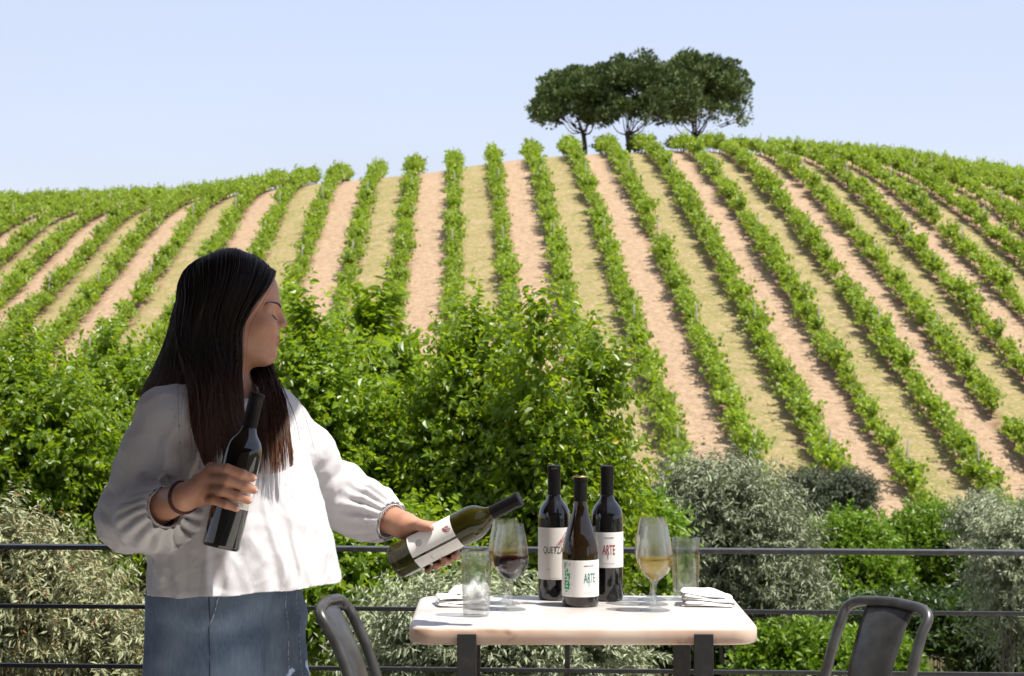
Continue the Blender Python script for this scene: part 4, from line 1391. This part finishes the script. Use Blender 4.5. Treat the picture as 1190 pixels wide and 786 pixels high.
def blouse_sdf(p):
    r, f, z = torso_coord(p)
    a = lin(z, zS, aS); b = lin(z, zS, bS)
    th = np.arctan2(f / b, r / a)
    low = np.clip((1.16 - z) / .28, 0, 1)
    w = 1 + low * (.015 * np.sin(9 * th + 1.5 + 2.2 * np.sin(3 * z)) + .011 * np.sin(17 * th + 4 * np.sin(6 * z + th)) + .007 * np.sin(31 * th + 9 * z))
    # one deep pleat from the bust to the front hem
    w += .035 * low * np.exp(-((th - (1.75 - .5 * (1.16 - z))) / .13) ** 2) - .03 * low * np.exp(-((th - (1.45 - .4 * (1.16 - z))) / .12) ** 2)
    w += .03 * low * np.exp(-((th - (2.45 - .9 * (1.16 - z))) / .12) ** 2)
    k0 = np.sqrt((r / (a * w)) ** 2 + (f / (b * w)) ** 2)
    d = (k0 - 1) * np.minimum(a, b) * .92
    d = np.maximum(d, z - 1.278)
    d = smin(d, slR(p), .030); d = smin(d, slL(p), .030)
    # gathers along the sleeves and creases at the elbows
    for (cu, cd, g) in ((cuR, cuRd, 1), (cuL, cuLd, 2)):
        q = p - cu; s = q @ cd; rad = q - s[:, None] * cd
        e1 = unit(np.cross(cd, UP)); e2 = np.cross(cd, e1)
        ph = np.arctan2(rad @ e2, rad @ e1)
        m = np.exp(-((s + .028) / .040) ** 2) * (np.linalg.norm(rad, axis=1) < .085)
        d -= .0058 * m * np.sin(15 * ph + 2 * np.sin(ph * 2 + g) + s * 40)
    wp = p + .012 * np.stack([vnoise(p, 22, 31), vnoise(p, 22, 32), vnoise(p, 22, 33)], 1)
    d -= .0011 * vnoise(wp * np.array([1, 1, .5]), 46, 3)
    rg1 = 1 - np.abs(vnoise(wp * np.array([1, 1, .20]), 34, 41)); rg2 = 1 - np.abs(vnoise(wp * np.array([.7, 1, 1.1]), 52, 42))
    d -= .0046 * np.clip(rg1 - .62, 0, 1) * 2 + .0013 * np.clip(rg2 - .66, 0, 1) * 2
    for (el, dirv, sd) in ((W(148, 585, 4.34), unit(W(166, 535, 4.33) - W(149, 596, 4.345)), 5), (W(385, 560, 4.66), unit(W(366, 530, 4.61) - W(392, 574, 4.66)), 6)):
        q = p - el; m = np.exp(-(np.linalg.norm(q, axis=1) / .085) ** 2)
        d -= .0042 * m * np.sin((q @ dirv) * 120 + 2.2 * vnoise(p, 16, sd))
    ridge = 1 - np.abs(vnoise(p * np.array([1, 1, .8]), 24, 9))
    d -= .0025 * np.clip(ridge - .55, 0, 1) * 2
    return d


def hem_z(p):
    """hem rises to the front"""
    r, f, z = torso_coord(p)
    return .8600 + .055 * (f - .0) - .012 * r + .0015 * np.sin(p[:, 0] * 60)


def cloth_mat(name, col, trans):
    m, nt, N, L = mat_new(name)
    p = N.new('ShaderNodeBsdfPrincipled'); o = N.new('ShaderNodeOutputMaterial')
    p.inputs['Base Color'].default_value = (*col, 1); p.inputs['Roughness'].default_value = .9; p.inputs['Specular IOR Level'].default_value = .15
    p.inputs['Sheen Weight'].default_value = .15
    tc = N.new('ShaderNodeTexCoord')
    b = N.new('ShaderNodeBump'); b.inputs['Strength'].default_value = .6; b.inputs['Distance'].default_value = .004
    n1 = N.new('ShaderNodeTexNoise'); n1.inputs['Scale'].default_value = 38; n1.inputs['Detail'].default_value = 7; n1.inputs['Distortion'].default_value = .8
    mp = N.new('ShaderNodeMapping'); mp.inputs['Scale'].default_value = (1, 1, .5)
    L.new(tc.outputs['Object'], mp.inputs[0]); L.new(mp.outputs[0], n1.inputs['Vector']); L.new(n1.outputs[0], b.inputs['Height'])
    b2 = N.new('ShaderNodeBump'); b2.inputs['Strength'].default_value = .25; b2.inputs['Distance'].default_value = .0006
    n2 = N.new('ShaderNodeTexNoise'); n2.inputs['Scale'].default_value = 700; L.new(tc.outputs['Object'], n2.inputs['Vector'])
    L.new(n2.outputs[0], b2.inputs['Height']); L.new(b.outputs[0], b2.inputs['Normal']); L.new(b2.outputs[0], p.inputs['Normal'])
    t = N.new('ShaderNodeBsdfTranslucent'); t.inputs[0].default_value = (*col, 1)
    ms = N.new('ShaderNodeMixShader'); ms.inputs[0].default_value = trans
    L.new(p.outputs[0], ms.inputs[1]); L.new(t.outputs[0], ms.inputs[2]); L.new(ms.outputs[0], o.inputs[0])
    return m


m_blouse = cloth_mat('white_cotton', (0.72, 0.705, 0.715), .36)
V, Q = surface_nets(blouse_sdf, (-1.10, 4.02, .76), (-.20, 4.86, 1.34), .0028)
V = smooth_mesh(V, Q, 1, .5)
bm = bmesh.new()
me = bpy.data.meshes.new('tmp'); me.from_pydata(V.tolist(), [], Q.tolist()); bm.from_mesh(me); bpy.data.meshes.remove(me)


def bisect_near(bm, c, n, rad, both=None):
    c = Vector(c); n = Vector(n)
    fs = [f for f in bm.faces if (f.calc_center_median() - c).length < rad]
    es = list({e for f in fs for e in f.edges}); vs = list({v for f in fs for v in f.verts})
    bmesh.ops.bisect_plane(bm, geom=vs + es + fs, plane_co=c, plane_no=n)
    kill = [f for f in bm.faces if (f.calc_center_median() - c).length < rad and (f.calc_center_median() - c).dot(n) > 0]
    bmesh.ops.delete(bm, geom=kill, context='FACES')


bisect_near(bm, cuR + cuRd * .012, cuRd, .062)
bisect_near(bm, cuL + cuLd * .012, cuLd, .062)
nd = unit(hp(-.02, 0, -.07) - NB) * 1.0
nd = unit(UP + TF * .35)
nk = NB + UP * .020
bisect_near(bm, nk, nd, .105)
# hem: shear the mesh so the hem is level, cut, shear back
co = np.array([v.co[:] for v in bm.verts]); off = hem_z(co)
torso_only = set()
hz = {}
for v, z0 in zip(bm.verts, off): hz[v] = z0; v.co.z -= z0
fs = [f for f in bm.faces if f.calc_center_median().z < .03]
keep_sleeve = []
r_, f_, z_ = torso_coord(co)
inside = {v: (abs(rr_) < .262 and abs(ff_) < .23) for v, rr_, ff_ in zip(bm.verts, r_, f_)}
sd = slR(co); sd2 = slL(co)
slv = {v: (s1 < .004 or s2 < .004) for v, s1, s2 in zip(bm.verts, sd, sd2)}
low = [f for f in bm.faces if f.calc_center_median().z < .02 and not any(slv[v] for v in f.verts)]
es = list({e for f in low for e in f.edges}); vs = list({v for f in low for v in f.verts})
bmesh.ops.bisect_plane(bm, geom=vs + es + low, plane_co=(0, 0, 0), plane_no=(0, 0, -1))
kill = [f for f in bm.faces if f.calc_center_median().z < 0 and not any(slv.get(v, False) for v in f.verts)]
bmesh.ops.delete(bm, geom=kill, context='FACES')
bm.verts.ensure_lookup_table()
loose = [v for v in bm.verts if not v.link_faces]
bmesh.ops.delete(bm, geom=loose, context='VERTS')
co = np.array([v.co[:] for v in bm.verts])
for _ in range(3):
    q = co.copy(); q[:, 2] = co[:, 2] + (off.mean() if _ == 0 else zz_)
    zz_ = hem_z(q)
for v, z0 in zip(bm.verts, zz_): v.co.z += z0
for v in bm.verts: v.co -= Vector(RL)
me = bpy.data.meshes.new('blouse'); bm.to_mesh(me); bm.free()
for p_ in me.polygons: p_.use_smooth = True
me.materials.append(m_blouse)
blouse = bpy.data.objects.new('blouse', me); C.objects.link(blouse); blouse.parent = root
so = blouse.modifiers.new('cloth', 'SOLIDIFY'); so.thickness = .0016; so.offset = -1

# sleeve and yoke seams
def blouse_line(pts, n=40, off=.0012):
    P = catmull(np.array([W(*q) for q in pts]), n)
    for _ in range(6):
        d = blouse_sdf(P); g_ = unit(np.stack([blouse_sdf(P + np.eye(3)[i] * .003) - d for i in range(3)], 1))
        P += g_ * (off - d)[:, None] * .8
    return P


for pts in ([(178, 452, 4.26), (160, 500, 4.27), (151, 540, 4.28), (148, 578, 4.28)], [(214, 450, 4.25), (212, 490, 4.24), (210, 525, 4.24), (206, 556, 4.24)],
            [(184, 446, 4.27), (200, 441, 4.26), (222, 444, 4.27)]):
    b = MB(); b.tube(blouse_line(pts) - RL, .0010, 5); b.build('seam', m_blouse, blouse)

# cuffs with scalloped lace
for (cu, cd, r0) in ((cuR, cuRd, .0368), (cuL, cuLd, .0358)):
    fr_ = frame_from_axis(cd, UP)
    b = MB()
    b.lathe([(r0 + .0012, -.014), (r0 + .0030, -.008), (r0 + .0020, .002), (r0 + .0030, .010), (r0 + .0016, .013), (r0 - .001, .011)], 60, c=cu - RL, M=fr_)
    cf = b.build('cuff', m_blouse, root)
    b = MB(); nS = 38
    for q in range(nS):
        a = 2 * np.pi * q / nS
        t = np.linspace(-np.pi, np.pi, 9)[:-1]
        pts = np.stack([(r0 + .0022) * np.cos(a + .0028 / r0 * np.sin(t)), (r0 + .0022) * np.sin(a + .0028 / r0 * np.sin(t)), .0150 + .0026 * np.cos(t)], 1)
        b.tube(pts @ fr_.T + cu - RL, .0007, 4, closed=True)
    b.build('lace', m_blouse, cf)

# ------------------------------------------------------------------ jeans and shoes
m_denim, nt, N, L = mat_new('blue_denim')
p = N.new('ShaderNodeBsdfPrincipled'); o = N.new('ShaderNodeOutputMaterial'); tc = N.new('ShaderNodeTexCoord')
n1 = N.new('ShaderNodeTexNoise'); n1.inputs['Scale'].default_value = 14; n1.inputs['Detail'].default_value = 6; L.new(tc.outputs['Object'], n1.inputs['Vector'])
mp = N.new('ShaderNodeMapping'); mp.inputs['Scale'].default_value = (1, 1, .12); L.new(tc.outputs['Object'], mp.inputs[0])
n2 = N.new('ShaderNodeTexNoise'); n2.inputs['Scale'].default_value = 260; n2.inputs['Detail'].default_value = 3; L.new(mp.outputs[0], n2.inputs['Vector'])
ad = N.new('ShaderNodeMath'); ad.operation = 'MULTIPLY_ADD'; ad.inputs[1].default_value = .45; L.new(n2.outputs[0], ad.inputs[0]); L.new(n1.outputs[0], ad.inputs[2])
rg = N.new('ShaderNodeMapRange'); rg.inputs[1].default_value = .45; rg.inputs[2].default_value = 1.0; L.new(ad.outputs[0], rg.inputs[0])
mx = N.new('ShaderNodeMix'); mx.data_type = 'RGBA'; mx.inputs[6].default_value = (.075, .110, .170, 1); mx.inputs[7].default_value = (.19, .25, .335, 1)
L.new(rg.outputs[0], mx.inputs[0]); L.new(mx.outputs[2], p.inputs['Base Color']); p.inputs['Roughness'].default_value = .9; p.inputs['Specular IOR Level'].default_value = .2
b2 = N.new('ShaderNodeBump'); b2.inputs['Strength'].default_value = .3; b2.inputs['Distance'].default_value = .0008; L.new(n2.outputs[0], b2.inputs['Height'])
L.new(b2.outputs[0], p.inputs['Normal']); L.new(p.outputs[0], o.inputs[0])

jz = [.10, .45, .66, .76, .85, .93, 1.02]
ja = [.205, .196, .188, .184, .180, .170, .160]
jb = [.150, .142, .136, .134, .130, .122, .112]
jc = [264, 263, 263, 262.5, 262, 262, 262]


def jeans_sdf(p):
    z = p[:, 2]
    cx = (lin(z, jz, jc) - CX) / FPX * DT
    dx = p[:, 0] - cx; dy = p[:, 1] - DT
    r = dx * TR[0] + dy * TR[1]; f = dx * TF[0] + dy * TF[1]
    a = lin(z, jz, ja); b = lin(z, jz, jb)
    d = (np.sqrt((r / a) ** 2 + (f / b) ** 2) - 1) * b
    # two wide legs below the crotch
    low = np.clip((.69 - z) / .12, 0, 1)
    for s in (1, -1):
        pass
    legs = None
    for s in (1, -1):
        q = (np.sqrt(((r - s * a * .47) / (a * .54)) ** 2 + (f / b) ** 2) - 1) * a * .54
        legs = q if legs is None else np.minimum(legs, q)
    d = d * (1 - low) + legs * low
    d -= .006 * np.exp(-(r / .012) ** 2) * (f > 0) * -1 * np.clip((.93 - z) / .1, 0, 1)
    d -= .0022 * vnoise(p * np.array([1, 1, .5]), 30, 21)
    d -= .004 * np.sin(z * 60 + 14 * r + 2 * vnoise(p, 9, 4)) * np.exp(-((z - .80) / .07) ** 2) * (f > -.02)
    d += .010 * np.exp(-((r + .030 - .16 * (.86 - z)) / .012) ** 2) * (f > 0)
    d = np.maximum(d, np.maximum(z - 1.00, .10 - z))
    return d


V, Q = surface_nets(jeans_sdf, (-.90, 4.16, .06), (-.26, 4.72, 1.03), .0045)
V = smooth_mesh(V, Q, 1, .5)
jeans = mk('jeans', V - RL, Q, m_denim, root)
m_stitch = principled('denim_seam', (0.03, 0.042, 0.065), 0.9)
m_fray = principled('frayed_seam', (0.42, 0.47, 0.54), 0.9, noise=(160, (0.10, 0.14, 0.21), .45, .6))


def on_jeans(r, f, z):
    cx = (np.interp(z, jz, jc) - CX) / FPX * DT
    return np.array([cx + TR[0] * r + TF[0] * f, DT + TR[1] * r + TF[1] * f, z])


def push(fn, P, off, it=4, h=.002):
    P = P.copy()
    for _ in range(it):
        d = fn(P)
        g = np.stack([fn(P + np.eye(3)[i] * h) - d for i in range(3)], 1) / h
        g = unit(g)
        m = (d < off)
        P[m] += (g * (off - d)[:, None])[m]
    return P


def snap(fn, P, off, it=5, h=.002):
    P = P.copy()
    for _ in range(it):
        d = fn(P); g = np.stack([fn(P + np.eye(3)[i] * h) - d for i in range(3)], 1) / h
        P += unit(g) * (off - d)[:, None] * .9
    return P


for rs, fsx in ((np.linspace(.135, .138, 24), .115), (np.linspace(-.058, -.066, 24), .14), (np.linspace(-.112, -.122, 24), .13)):
    zz_ = np.linspace(.89, .12, 24)
    P = np.array([on_jeans(r, fsx, z) for r, z in zip(rs, zz_)])
    b = MB(); b.tube(snap(jeans_sdf, P, .0002) - RL, .0011, 5); b.build('seam', m_stitch if fsx == .115 else m_fray, jeans)
P = np.array([on_jeans(r, .118, z) for r, z in zip(np.linspace(.110, .136, 10), np.linspace(.87, .805, 10))])
b = MB(); b.tube(snap(jeans_sdf, P, .0004) - RL, .0016, 5); b.build('pocket_edge', m_fray, jeans)
m_shoe = principled('white_shoe', (0.55, 0.53, 0.5), .6)
for s in (1, -1):
    hj = hipc + TR * .085 * s
    b = MB(); q = np.array([hj[0], hj[1], 0])
    g = Prims(.02); g.chain([q + UP * .05, q + TF * .14 + UP * .038], [.048, .040]); g.chain([q + UP * .06, q + UP * .10], [.046, .044])
    fsh = lambda p, g=g: np.maximum(g(p), .002 - p[:, 2])
    V, Q = surface_nets(fsh, g.lo - .01, g.hi + .01, .006)
    mk('shoe', V - RL, Q, m_shoe, root)

# bracelet
m_band = principled('dark_red_cord', (0.055, 0.012, 0.014), .7, bump=(300, .5, .001))
wd = unit(F1[1][0] - elR); fr_ = frame_from_axis(unit(wrR - elR), UP)
cB = wrR + unit(wrR - elR) * -.004
t = np.linspace(0, 2 * np.pi, 40, endpoint=False)
b = MB(); b.tube(np.stack([.0285 * np.cos(t), .0280 * np.sin(t), .002 * np.sin(t * 2)], 1) @ fr_.T + cB - RL, .0054, 8, closed=True)
b.build('bracelet', m_band, root)

# ------------------------------------------------------------------ face details
m_brow = principled('brow_hair', (0.035, 0.022, 0.016), .85)
m_eye = principled('eye_white', (0.6, 0.57, 0.55), .15)
for s in (-1, 1):
    pts = np.array([hp(.090, .014 * s, .0150), hp(.086, .026 * s, .0195), hp(.076, .041 * s, .0205), hp(.058, .054 * s, .0135)])
    P = snap(head, catmull(pts, 14), .0002)
    b = MB(); b.tube(P - RL, np.interp(np.linspace(0, 1, 14), [0, .3, 1], [.0015, .0022, .0006]), 6); b.build('eyebrow', m_brow, root)
    pts = np.array([hp(.082, .0215 * s, -.0080), hp(.0845, .0285 * s, -.0100), hp(.0820, .0370 * s, -.0100), hp(.072, .0455 * s, -.0065)])
    P = snap(head, catmull(pts, 12), .0004)
    b = MB(); b.tube(P - RL, np.interp(np.linspace(0, 1, 12), [0, .5, 1], [.0008, .0017, .0012]), 5)
    for q in range(2, 12):
        d = unit(HFv * .8 - HU * .55 + HL * s * (.1 + .05 * q))
        b.tube(np.array([P[q], P[q] + d * .004, P[q] + d * .0075 + HU * .0012]) - RL, [.0005, .0004, .0001], 3)
    b.build('eyelashes', m_brow, root)
    b = MB(); P = snap(head, catmull(np.array([hp(.083, .0225 * s, -.0115), hp(.085, .029 * s, -.0130), hp(.081, .038 * s, -.0124)]), 8), .0001)
    b.tube(P - RL, .0011, 5); b.build('eye', m_eye, root)

# ------------------------------------------------------------------ hair
def hair_sdf(p):
    return smin(head(p), np.minimum(blouse_sdf(p), trunk(p)), .01)


GA = [[(226, 318, 4.47), (242, 299, 4.452), (274, 289, 4.44), (321, 315, 4.435)],
      [(212, 345, 4.40), (236, 335, 4.36), (270, 325, 4.355), (309, 337, 4.372)],
      [(206, 385, 4.375), (228, 382, 4.345), (256, 380, 4.342), (286, 370, 4.352)],
      [(209, 420, 4.36), (232, 424, 4.33), (257, 426, 4.328), (282, 412, 4.345)],
      [(218, 455, 4.30), (238, 462, 4.275), (259, 466, 4.27), (283, 455, 4.29)],
      [(223, 500, 4.25), (241, 503, 4.23), (263, 508, 4.23), (287, 505, 4.245)],
      [(235, 538, 4.22), (243, 545, 4.21), (266, 541, 4.21), (292, 540, 4.23)]]
GB_ = [[(240, 299, 4.465), (236, 300, 4.455), (236, 301, 4.445), (238, 301, 4.43)],
       [(213, 341, 4.475), (215, 341, 4.44), (219, 341, 4.41), (228, 340, 4.385)],
       [(194, 390, 4.485), (199, 392, 4.45), (206, 393, 4.42), (216, 392, 4.385)],
       [(178, 428, 4.51), (186, 432, 4.475), (197, 434, 4.44), (212, 430, 4.40)],
       [(164, 458, 4.55), (174, 462, 4.52), (187, 464, 4.49), (204, 462, 4.45)],
       [(166, 500, 4.59), (178, 506, 4.575), (190, 508, 4.56), (204, 508, 4.54)],
       [(176, 545, 4.61), (186, 550, 4.60), (196, 552, 4.59), (208, 550, 4.58)]]
GC = [[(238, 300, 4.47), (256, 291, 4.455), (286, 294, 4.45), (320, 315, 4.445)],
      [(226, 335, 4.525), (255, 326, 4.53), (285, 328, 4.525), (310, 338, 4.50)],
      [(226, 385, 4.54), (255, 385, 4.54), (284, 385, 4.535), (300, 383, 4.515)],
      [(252, 428, 4.54), (276, 426, 4.525), (298, 424, 4.51), (316, 422, 4.49)],
      [(284, 462, 4.47), (300, 460, 4.44), (314, 458, 4.42), (327, 455, 4.41)],
      [(290, 505, 4.35), (305, 505, 4.33), (322, 503, 4.325), (337, 498, 4.335)],
      [(288, 546, 4.30), (306, 552, 4.29), (325, 549, 4.295), (341, 541, 4.31)]]
GD = [[(240, 299, 4.465), (238, 300, 4.47), (238, 301, 4.475), (240, 303, 4.48)],
      [(213, 343, 4.485), (216, 343, 4.51), (222, 343, 4.53), (232, 343, 4.54)],
      [(195, 392, 4.50), (202, 393, 4.53), (214, 393, 4.55), (236, 392, 4.56)],
      [(180, 430, 4.53), (190, 433, 4.56), (206, 434, 4.58), (232, 432, 4.58)],
      [(168, 460, 4.57), (180, 463, 4.60), (198, 464, 4.62), (226, 462, 4.62)],
      [(170, 502, 4.61), (184, 506, 4.63), (202, 508, 4.645), (226, 506, 4.64)],
      [(180, 546, 4.63), (194, 550, 4.65), (210, 552, 4.66), (230, 550, 4.65)]]


def sheet_eval(G, s, v):
    """s,v in 0..1 arrays -> world points"""
    A = np.array([[W(*q) for q in row] for row in G])                     # rows, cols, 3
    nr, nc = A.shape[:2]
    # columns interpolate linearly-smooth, rows by Catmull-Rom
    def cr(Q, t):
        m = Q.shape[0]; t = np.clip(t * (m - 1), 0, m - 1 - 1e-6); i = t.astype(int); u = (t - i)[:, None]
        E_ = np.concatenate([2 * Q[:1] - Q[1:2], Q, 2 * Q[-1:] - Q[-2:-1]])
        ar = np.arange(len(t))
        def g(k): return E_[i + k, ar] if E_.ndim == 3 and E_.shape[1] == len(t) else E_[i + k]
        p0, p1, p2, p3 = g(0), g(1), g(2), g(3)
        return .5 * (2 * p1 + (p2 - p0) * u + (2 * p0 - 5 * p1 + 4 * p2 - p3) * u ** 2 + (3 * p1 - p0 - 3 * p2 + p3) * u ** 3)
    rows = np.stack([cr(A[r], s) for r in range(nr)], 0)                   # nr, n, 3
    return cr(rows, v)


m_hair, nt, N, L = mat_new('dark_brown_hair')
p = N.new('ShaderNodeBsdfPrincipled'); o = N.new('ShaderNodeOutputMaterial'); g = N.new('ShaderNodeNewGeometry')
tc = N.new('ShaderNodeTexCoord'); sx = N.new('ShaderNodeSeparateXYZ'); L.new(tc.outputs['Object'], sx.inputs[0])
mr = N.new('ShaderNodeMapRange'); mr.inputs[1].default_value = 1.34; mr.inputs[2].default_value = 1.10; L.new(sx.outputs[2], mr.inputs[0])   # lower lengths painted the brown of sunlit hair
mxa = N.new('ShaderNodeMix'); mxa.data_type = 'RGBA'; mxa.inputs[6].default_value = (.017, .011, .008, 1); mxa.inputs[7].default_value = (.17, .070, .034, 1)
L.new(mr.outputs[0], mxa.inputs[0])
hs = N.new('ShaderNodeHueSaturation'); m2 = N.new('ShaderNodeMapRange'); m2.inputs[3].default_value = .75; m2.inputs[4].default_value = 1.35
L.new(g.outputs['Random Per Island'], m2.inputs[0]); L.new(m2.outputs[0], hs.inputs['Value']); L.new(mxa.outputs[2], hs.inputs['Color'])
L.new(hs.outputs[0], p.inputs['Base Color']); p.inputs['Roughness'].default_value = .42; p.inputs['Specular IOR Level'].default_value = .42
t_ = N.new('ShaderNodeBsdfTranslucent'); t_.inputs[0].default_value = (.30, .11, .05, 1)
ms = N.new('ShaderNodeMixShader'); ms.inputs[0].default_value = .16
L.new(p.outputs[0], ms.inputs[1]); L.new(t_.outputs[0], ms.inputs[2]); L.new(ms.outputs[0], o.inputs[0])

hv = []; hf = []; hn = 0
rng = np.random.default_rng(77)
NV = 26
for G, ns, seed in ((GA, 1900, 1), (GB_, 1300, 2), (GC, 1500, 3), (GD, 900, 4)):
    # closed under-sheet
    su = np.linspace(0, 1, 26); vv = np.linspace(0, .84, 30)
    SU, VV = np.meshgrid(su, vv, indexing='ij')
    P0 = sheet_eval(G, SU.reshape(-1), VV.reshape(-1))
    P0 = push(hair_sdf, P0, .0035, 4)
    n0, n1_ = SU.shape
    i = np.arange(n0 - 1)[:, None] * n1_ + np.arange(n1_ - 1)[None]
    f = np.stack([i, i + n1_, i + n1_ + 1, i + 1], -1).reshape(-1, 4)
    hv.append(P0); hf.append(f + hn); hn += len(P0)
    # strands in locks
    nl = 46
    lock_s = rng.uniform(0, 1, nl); lock_w = rng.uniform(.006, .035, nl); lock_d = rng.uniform(-.002, .006, nl); lock_e = rng.uniform(-.15, .05, nl)
    li = rng.integers(0, nl, ns)
    s0 = np.clip(rng.uniform(0, 1, ns) * .45 + .55 * np.clip(lock_s[li] + rng.normal(0, 1, ns) * lock_w[li], 0, 1), 0, 1)
    s1 = np.clip(lock_s[li] + rng.normal(0, 1, ns) * lock_w[li], 0, 1)
    s0 = np.where(rng.random(ns) < .4, rng.uniform(0, 1, ns), s0); 
    v = np.linspace(0, 1, NV)
    vend = np.clip(.97 + lock_e[li] + rng.normal(0, .035, ns), .72, 1.04)
    mix_ = np.clip((v - .35) / .5, 0, 1)[None]
    S_ = s0[:, None] * (1 - mix_) + s1[:, None] * mix_ + .012 * np.sin(v[None] * rng.uniform(3, 8, (ns, 1)) + rng.uniform(0, 6, (ns, 1))) * v[None]
    S_ = np.clip(S_, 0, 1)
    VV = np.clip(v[None] * vend[:, None], 0, 1)
    P = sheet_eval(G, S_.reshape(-1), VV.reshape(-1))
    off = np.repeat(np.clip(.005 + lock_d[li] * .7 + rng.exponential(.0022, ns), .0035, .016), NV)
    off = (off.reshape(ns, NV) * np.interp(v, [0, .1, 1], [.45, 1, 1])[None]).reshape(-1)
    d = hair_sdf(P); gr = unit(np.stack([hair_sdf(P + np.eye(3)[q] * .003) - d for q in range(3)], 1))
    tgt = np.maximum(off, np.minimum(d, .05) + (off - .005))
    P = P + gr * (tgt - d)[:, None] * (np.abs(d) < .05)[:, None]
    P = push(hair_sdf, P, .004, 2)
    P = P.reshape(ns, NV, 3)
    # flyaways
    fl = rng.random(ns) < .10
    wob = rng.normal(0, 1, (ns, 1, 3)) * (.12 + v ** 1.3)[None, :, None] * .015
    P[fl] += wob[fl]
    P[:, 1:-1] = (P[:, :-2] + 2 * P[:, 1:-1] + P[:, 2:]) / 4
    T = unit(np.gradient(P, axis=1))
    A_ = unit(np.cross(T, rng.normal(size=(ns, 1, 3)))); B_ = np.cross(T, A_)
    rad = (rng.uniform(.0005, .0011, (ns, 1)) * np.interp(v, [0, .1, .8, 1], [.7, 1, .85, .15])[None])[..., None]
    rad[fl] *= .5; off_taper = None
    ring = [P + rad * (math.cos(a) * A_ + math.sin(a) * B_) for a in (0, 2.094, 4.189)]
    vv3 = np.stack(ring, 2)                                               # ns,NV,3,3
    hv.append(vv3.reshape(-1, 3))
    b0 = hn + (np.arange(ns)[:, None] * NV + np.arange(NV - 1)[None])[..., None] * 3 + np.arange(3)
    b1 = hn + (np.arange(ns)[:, None] * NV + np.arange(NV - 1)[None])[..., None] * 3 + (np.arange(3) + 1) % 3
    hf.append(np.stack([b0, b1, b1 + 3, b0 + 3], -1).reshape(-1, 4)); hn += ns * NV * 3
hair = mk('hair', np.concatenate(hv) - RL, np.concatenate(hf), m_hair, root)

# ------------------------------------------------------------------ the two held bottles
def mat_on_axis(a0, ax, face):
    """matrix putting a bottle's base at a0, its axis on ax and its label (-Y) towards face"""
    y = -(face - ax * (face @ ax)); y /= np.linalg.norm(y)
    x = np.cross(y, ax)
    return Matrix(((x[0], y[0], ax[0], a0[0]), (x[1], y[1], ax[1], a0[1]), (x[2], y[2], ax[2], a0[2]), (0, 0, 0, 1)))


sc1 = np.linalg.norm(b1b - b1a) / .308
q, R0, L_ = bottle((0, 0, 0), 'dark wine bottle held upright against the chest in the woman\'s right hand', 'wine bottles held by the woman', BORD, BORD_CAP, m_dark,
                   [(.082, .150, R_(-70), R_(70))], m_label, M=mat_on_axis(b1a, B1A, np.array([.35, -1, 0])))
lettering('lettering', 'ARTE', .010, R0 + .0008, R_(12), .0865, m_grey, L_, sx=.8)
q, R0, L_ = bottle((0, 0, 0), 'olive-green wine bottle with white label held tilted over the table in the left hand', 'wine bottles held by the woman', BORD, BORD_CAP, m_oliveg,
                   [(.052, .158, R_(-78), R_(14)), (.052, .158, R_(22), R_(70))], m_label_w, M=mat_on_axis(b2a, B2A, np.array([0, -1, .12])))
em = [[(.006 * math.cos(a), .006 * math.sin(a)) for a in np.linspace(0, 6.283, 16)], [(-.002, -.003), (-.002, .003)], [(.001, -.003), (.002, .0), (.001, .003)]]
strokes('emblem', em, R0 + .0008, R_(-22), .078, m_ink, L_, w=.0009)
strokes('feather_drawing', [[(-.006, -.004), (0, .002), (.006, .010)], [(-.004, -.006), (.002, .0), (.008, .006)], [(-.006, .0), (-.002, .006), (.003, .012)], [(-.007, .004), (-.004, .009)], [(.0, -.005), (.006, .002)]],
        R0 + .0008, R_(-20), .142, m_red, L_, w=.0015)
small_print(L_, R0 + .0008, R_(44), .088, .014, m_ink, 1, 12)
# wine inside
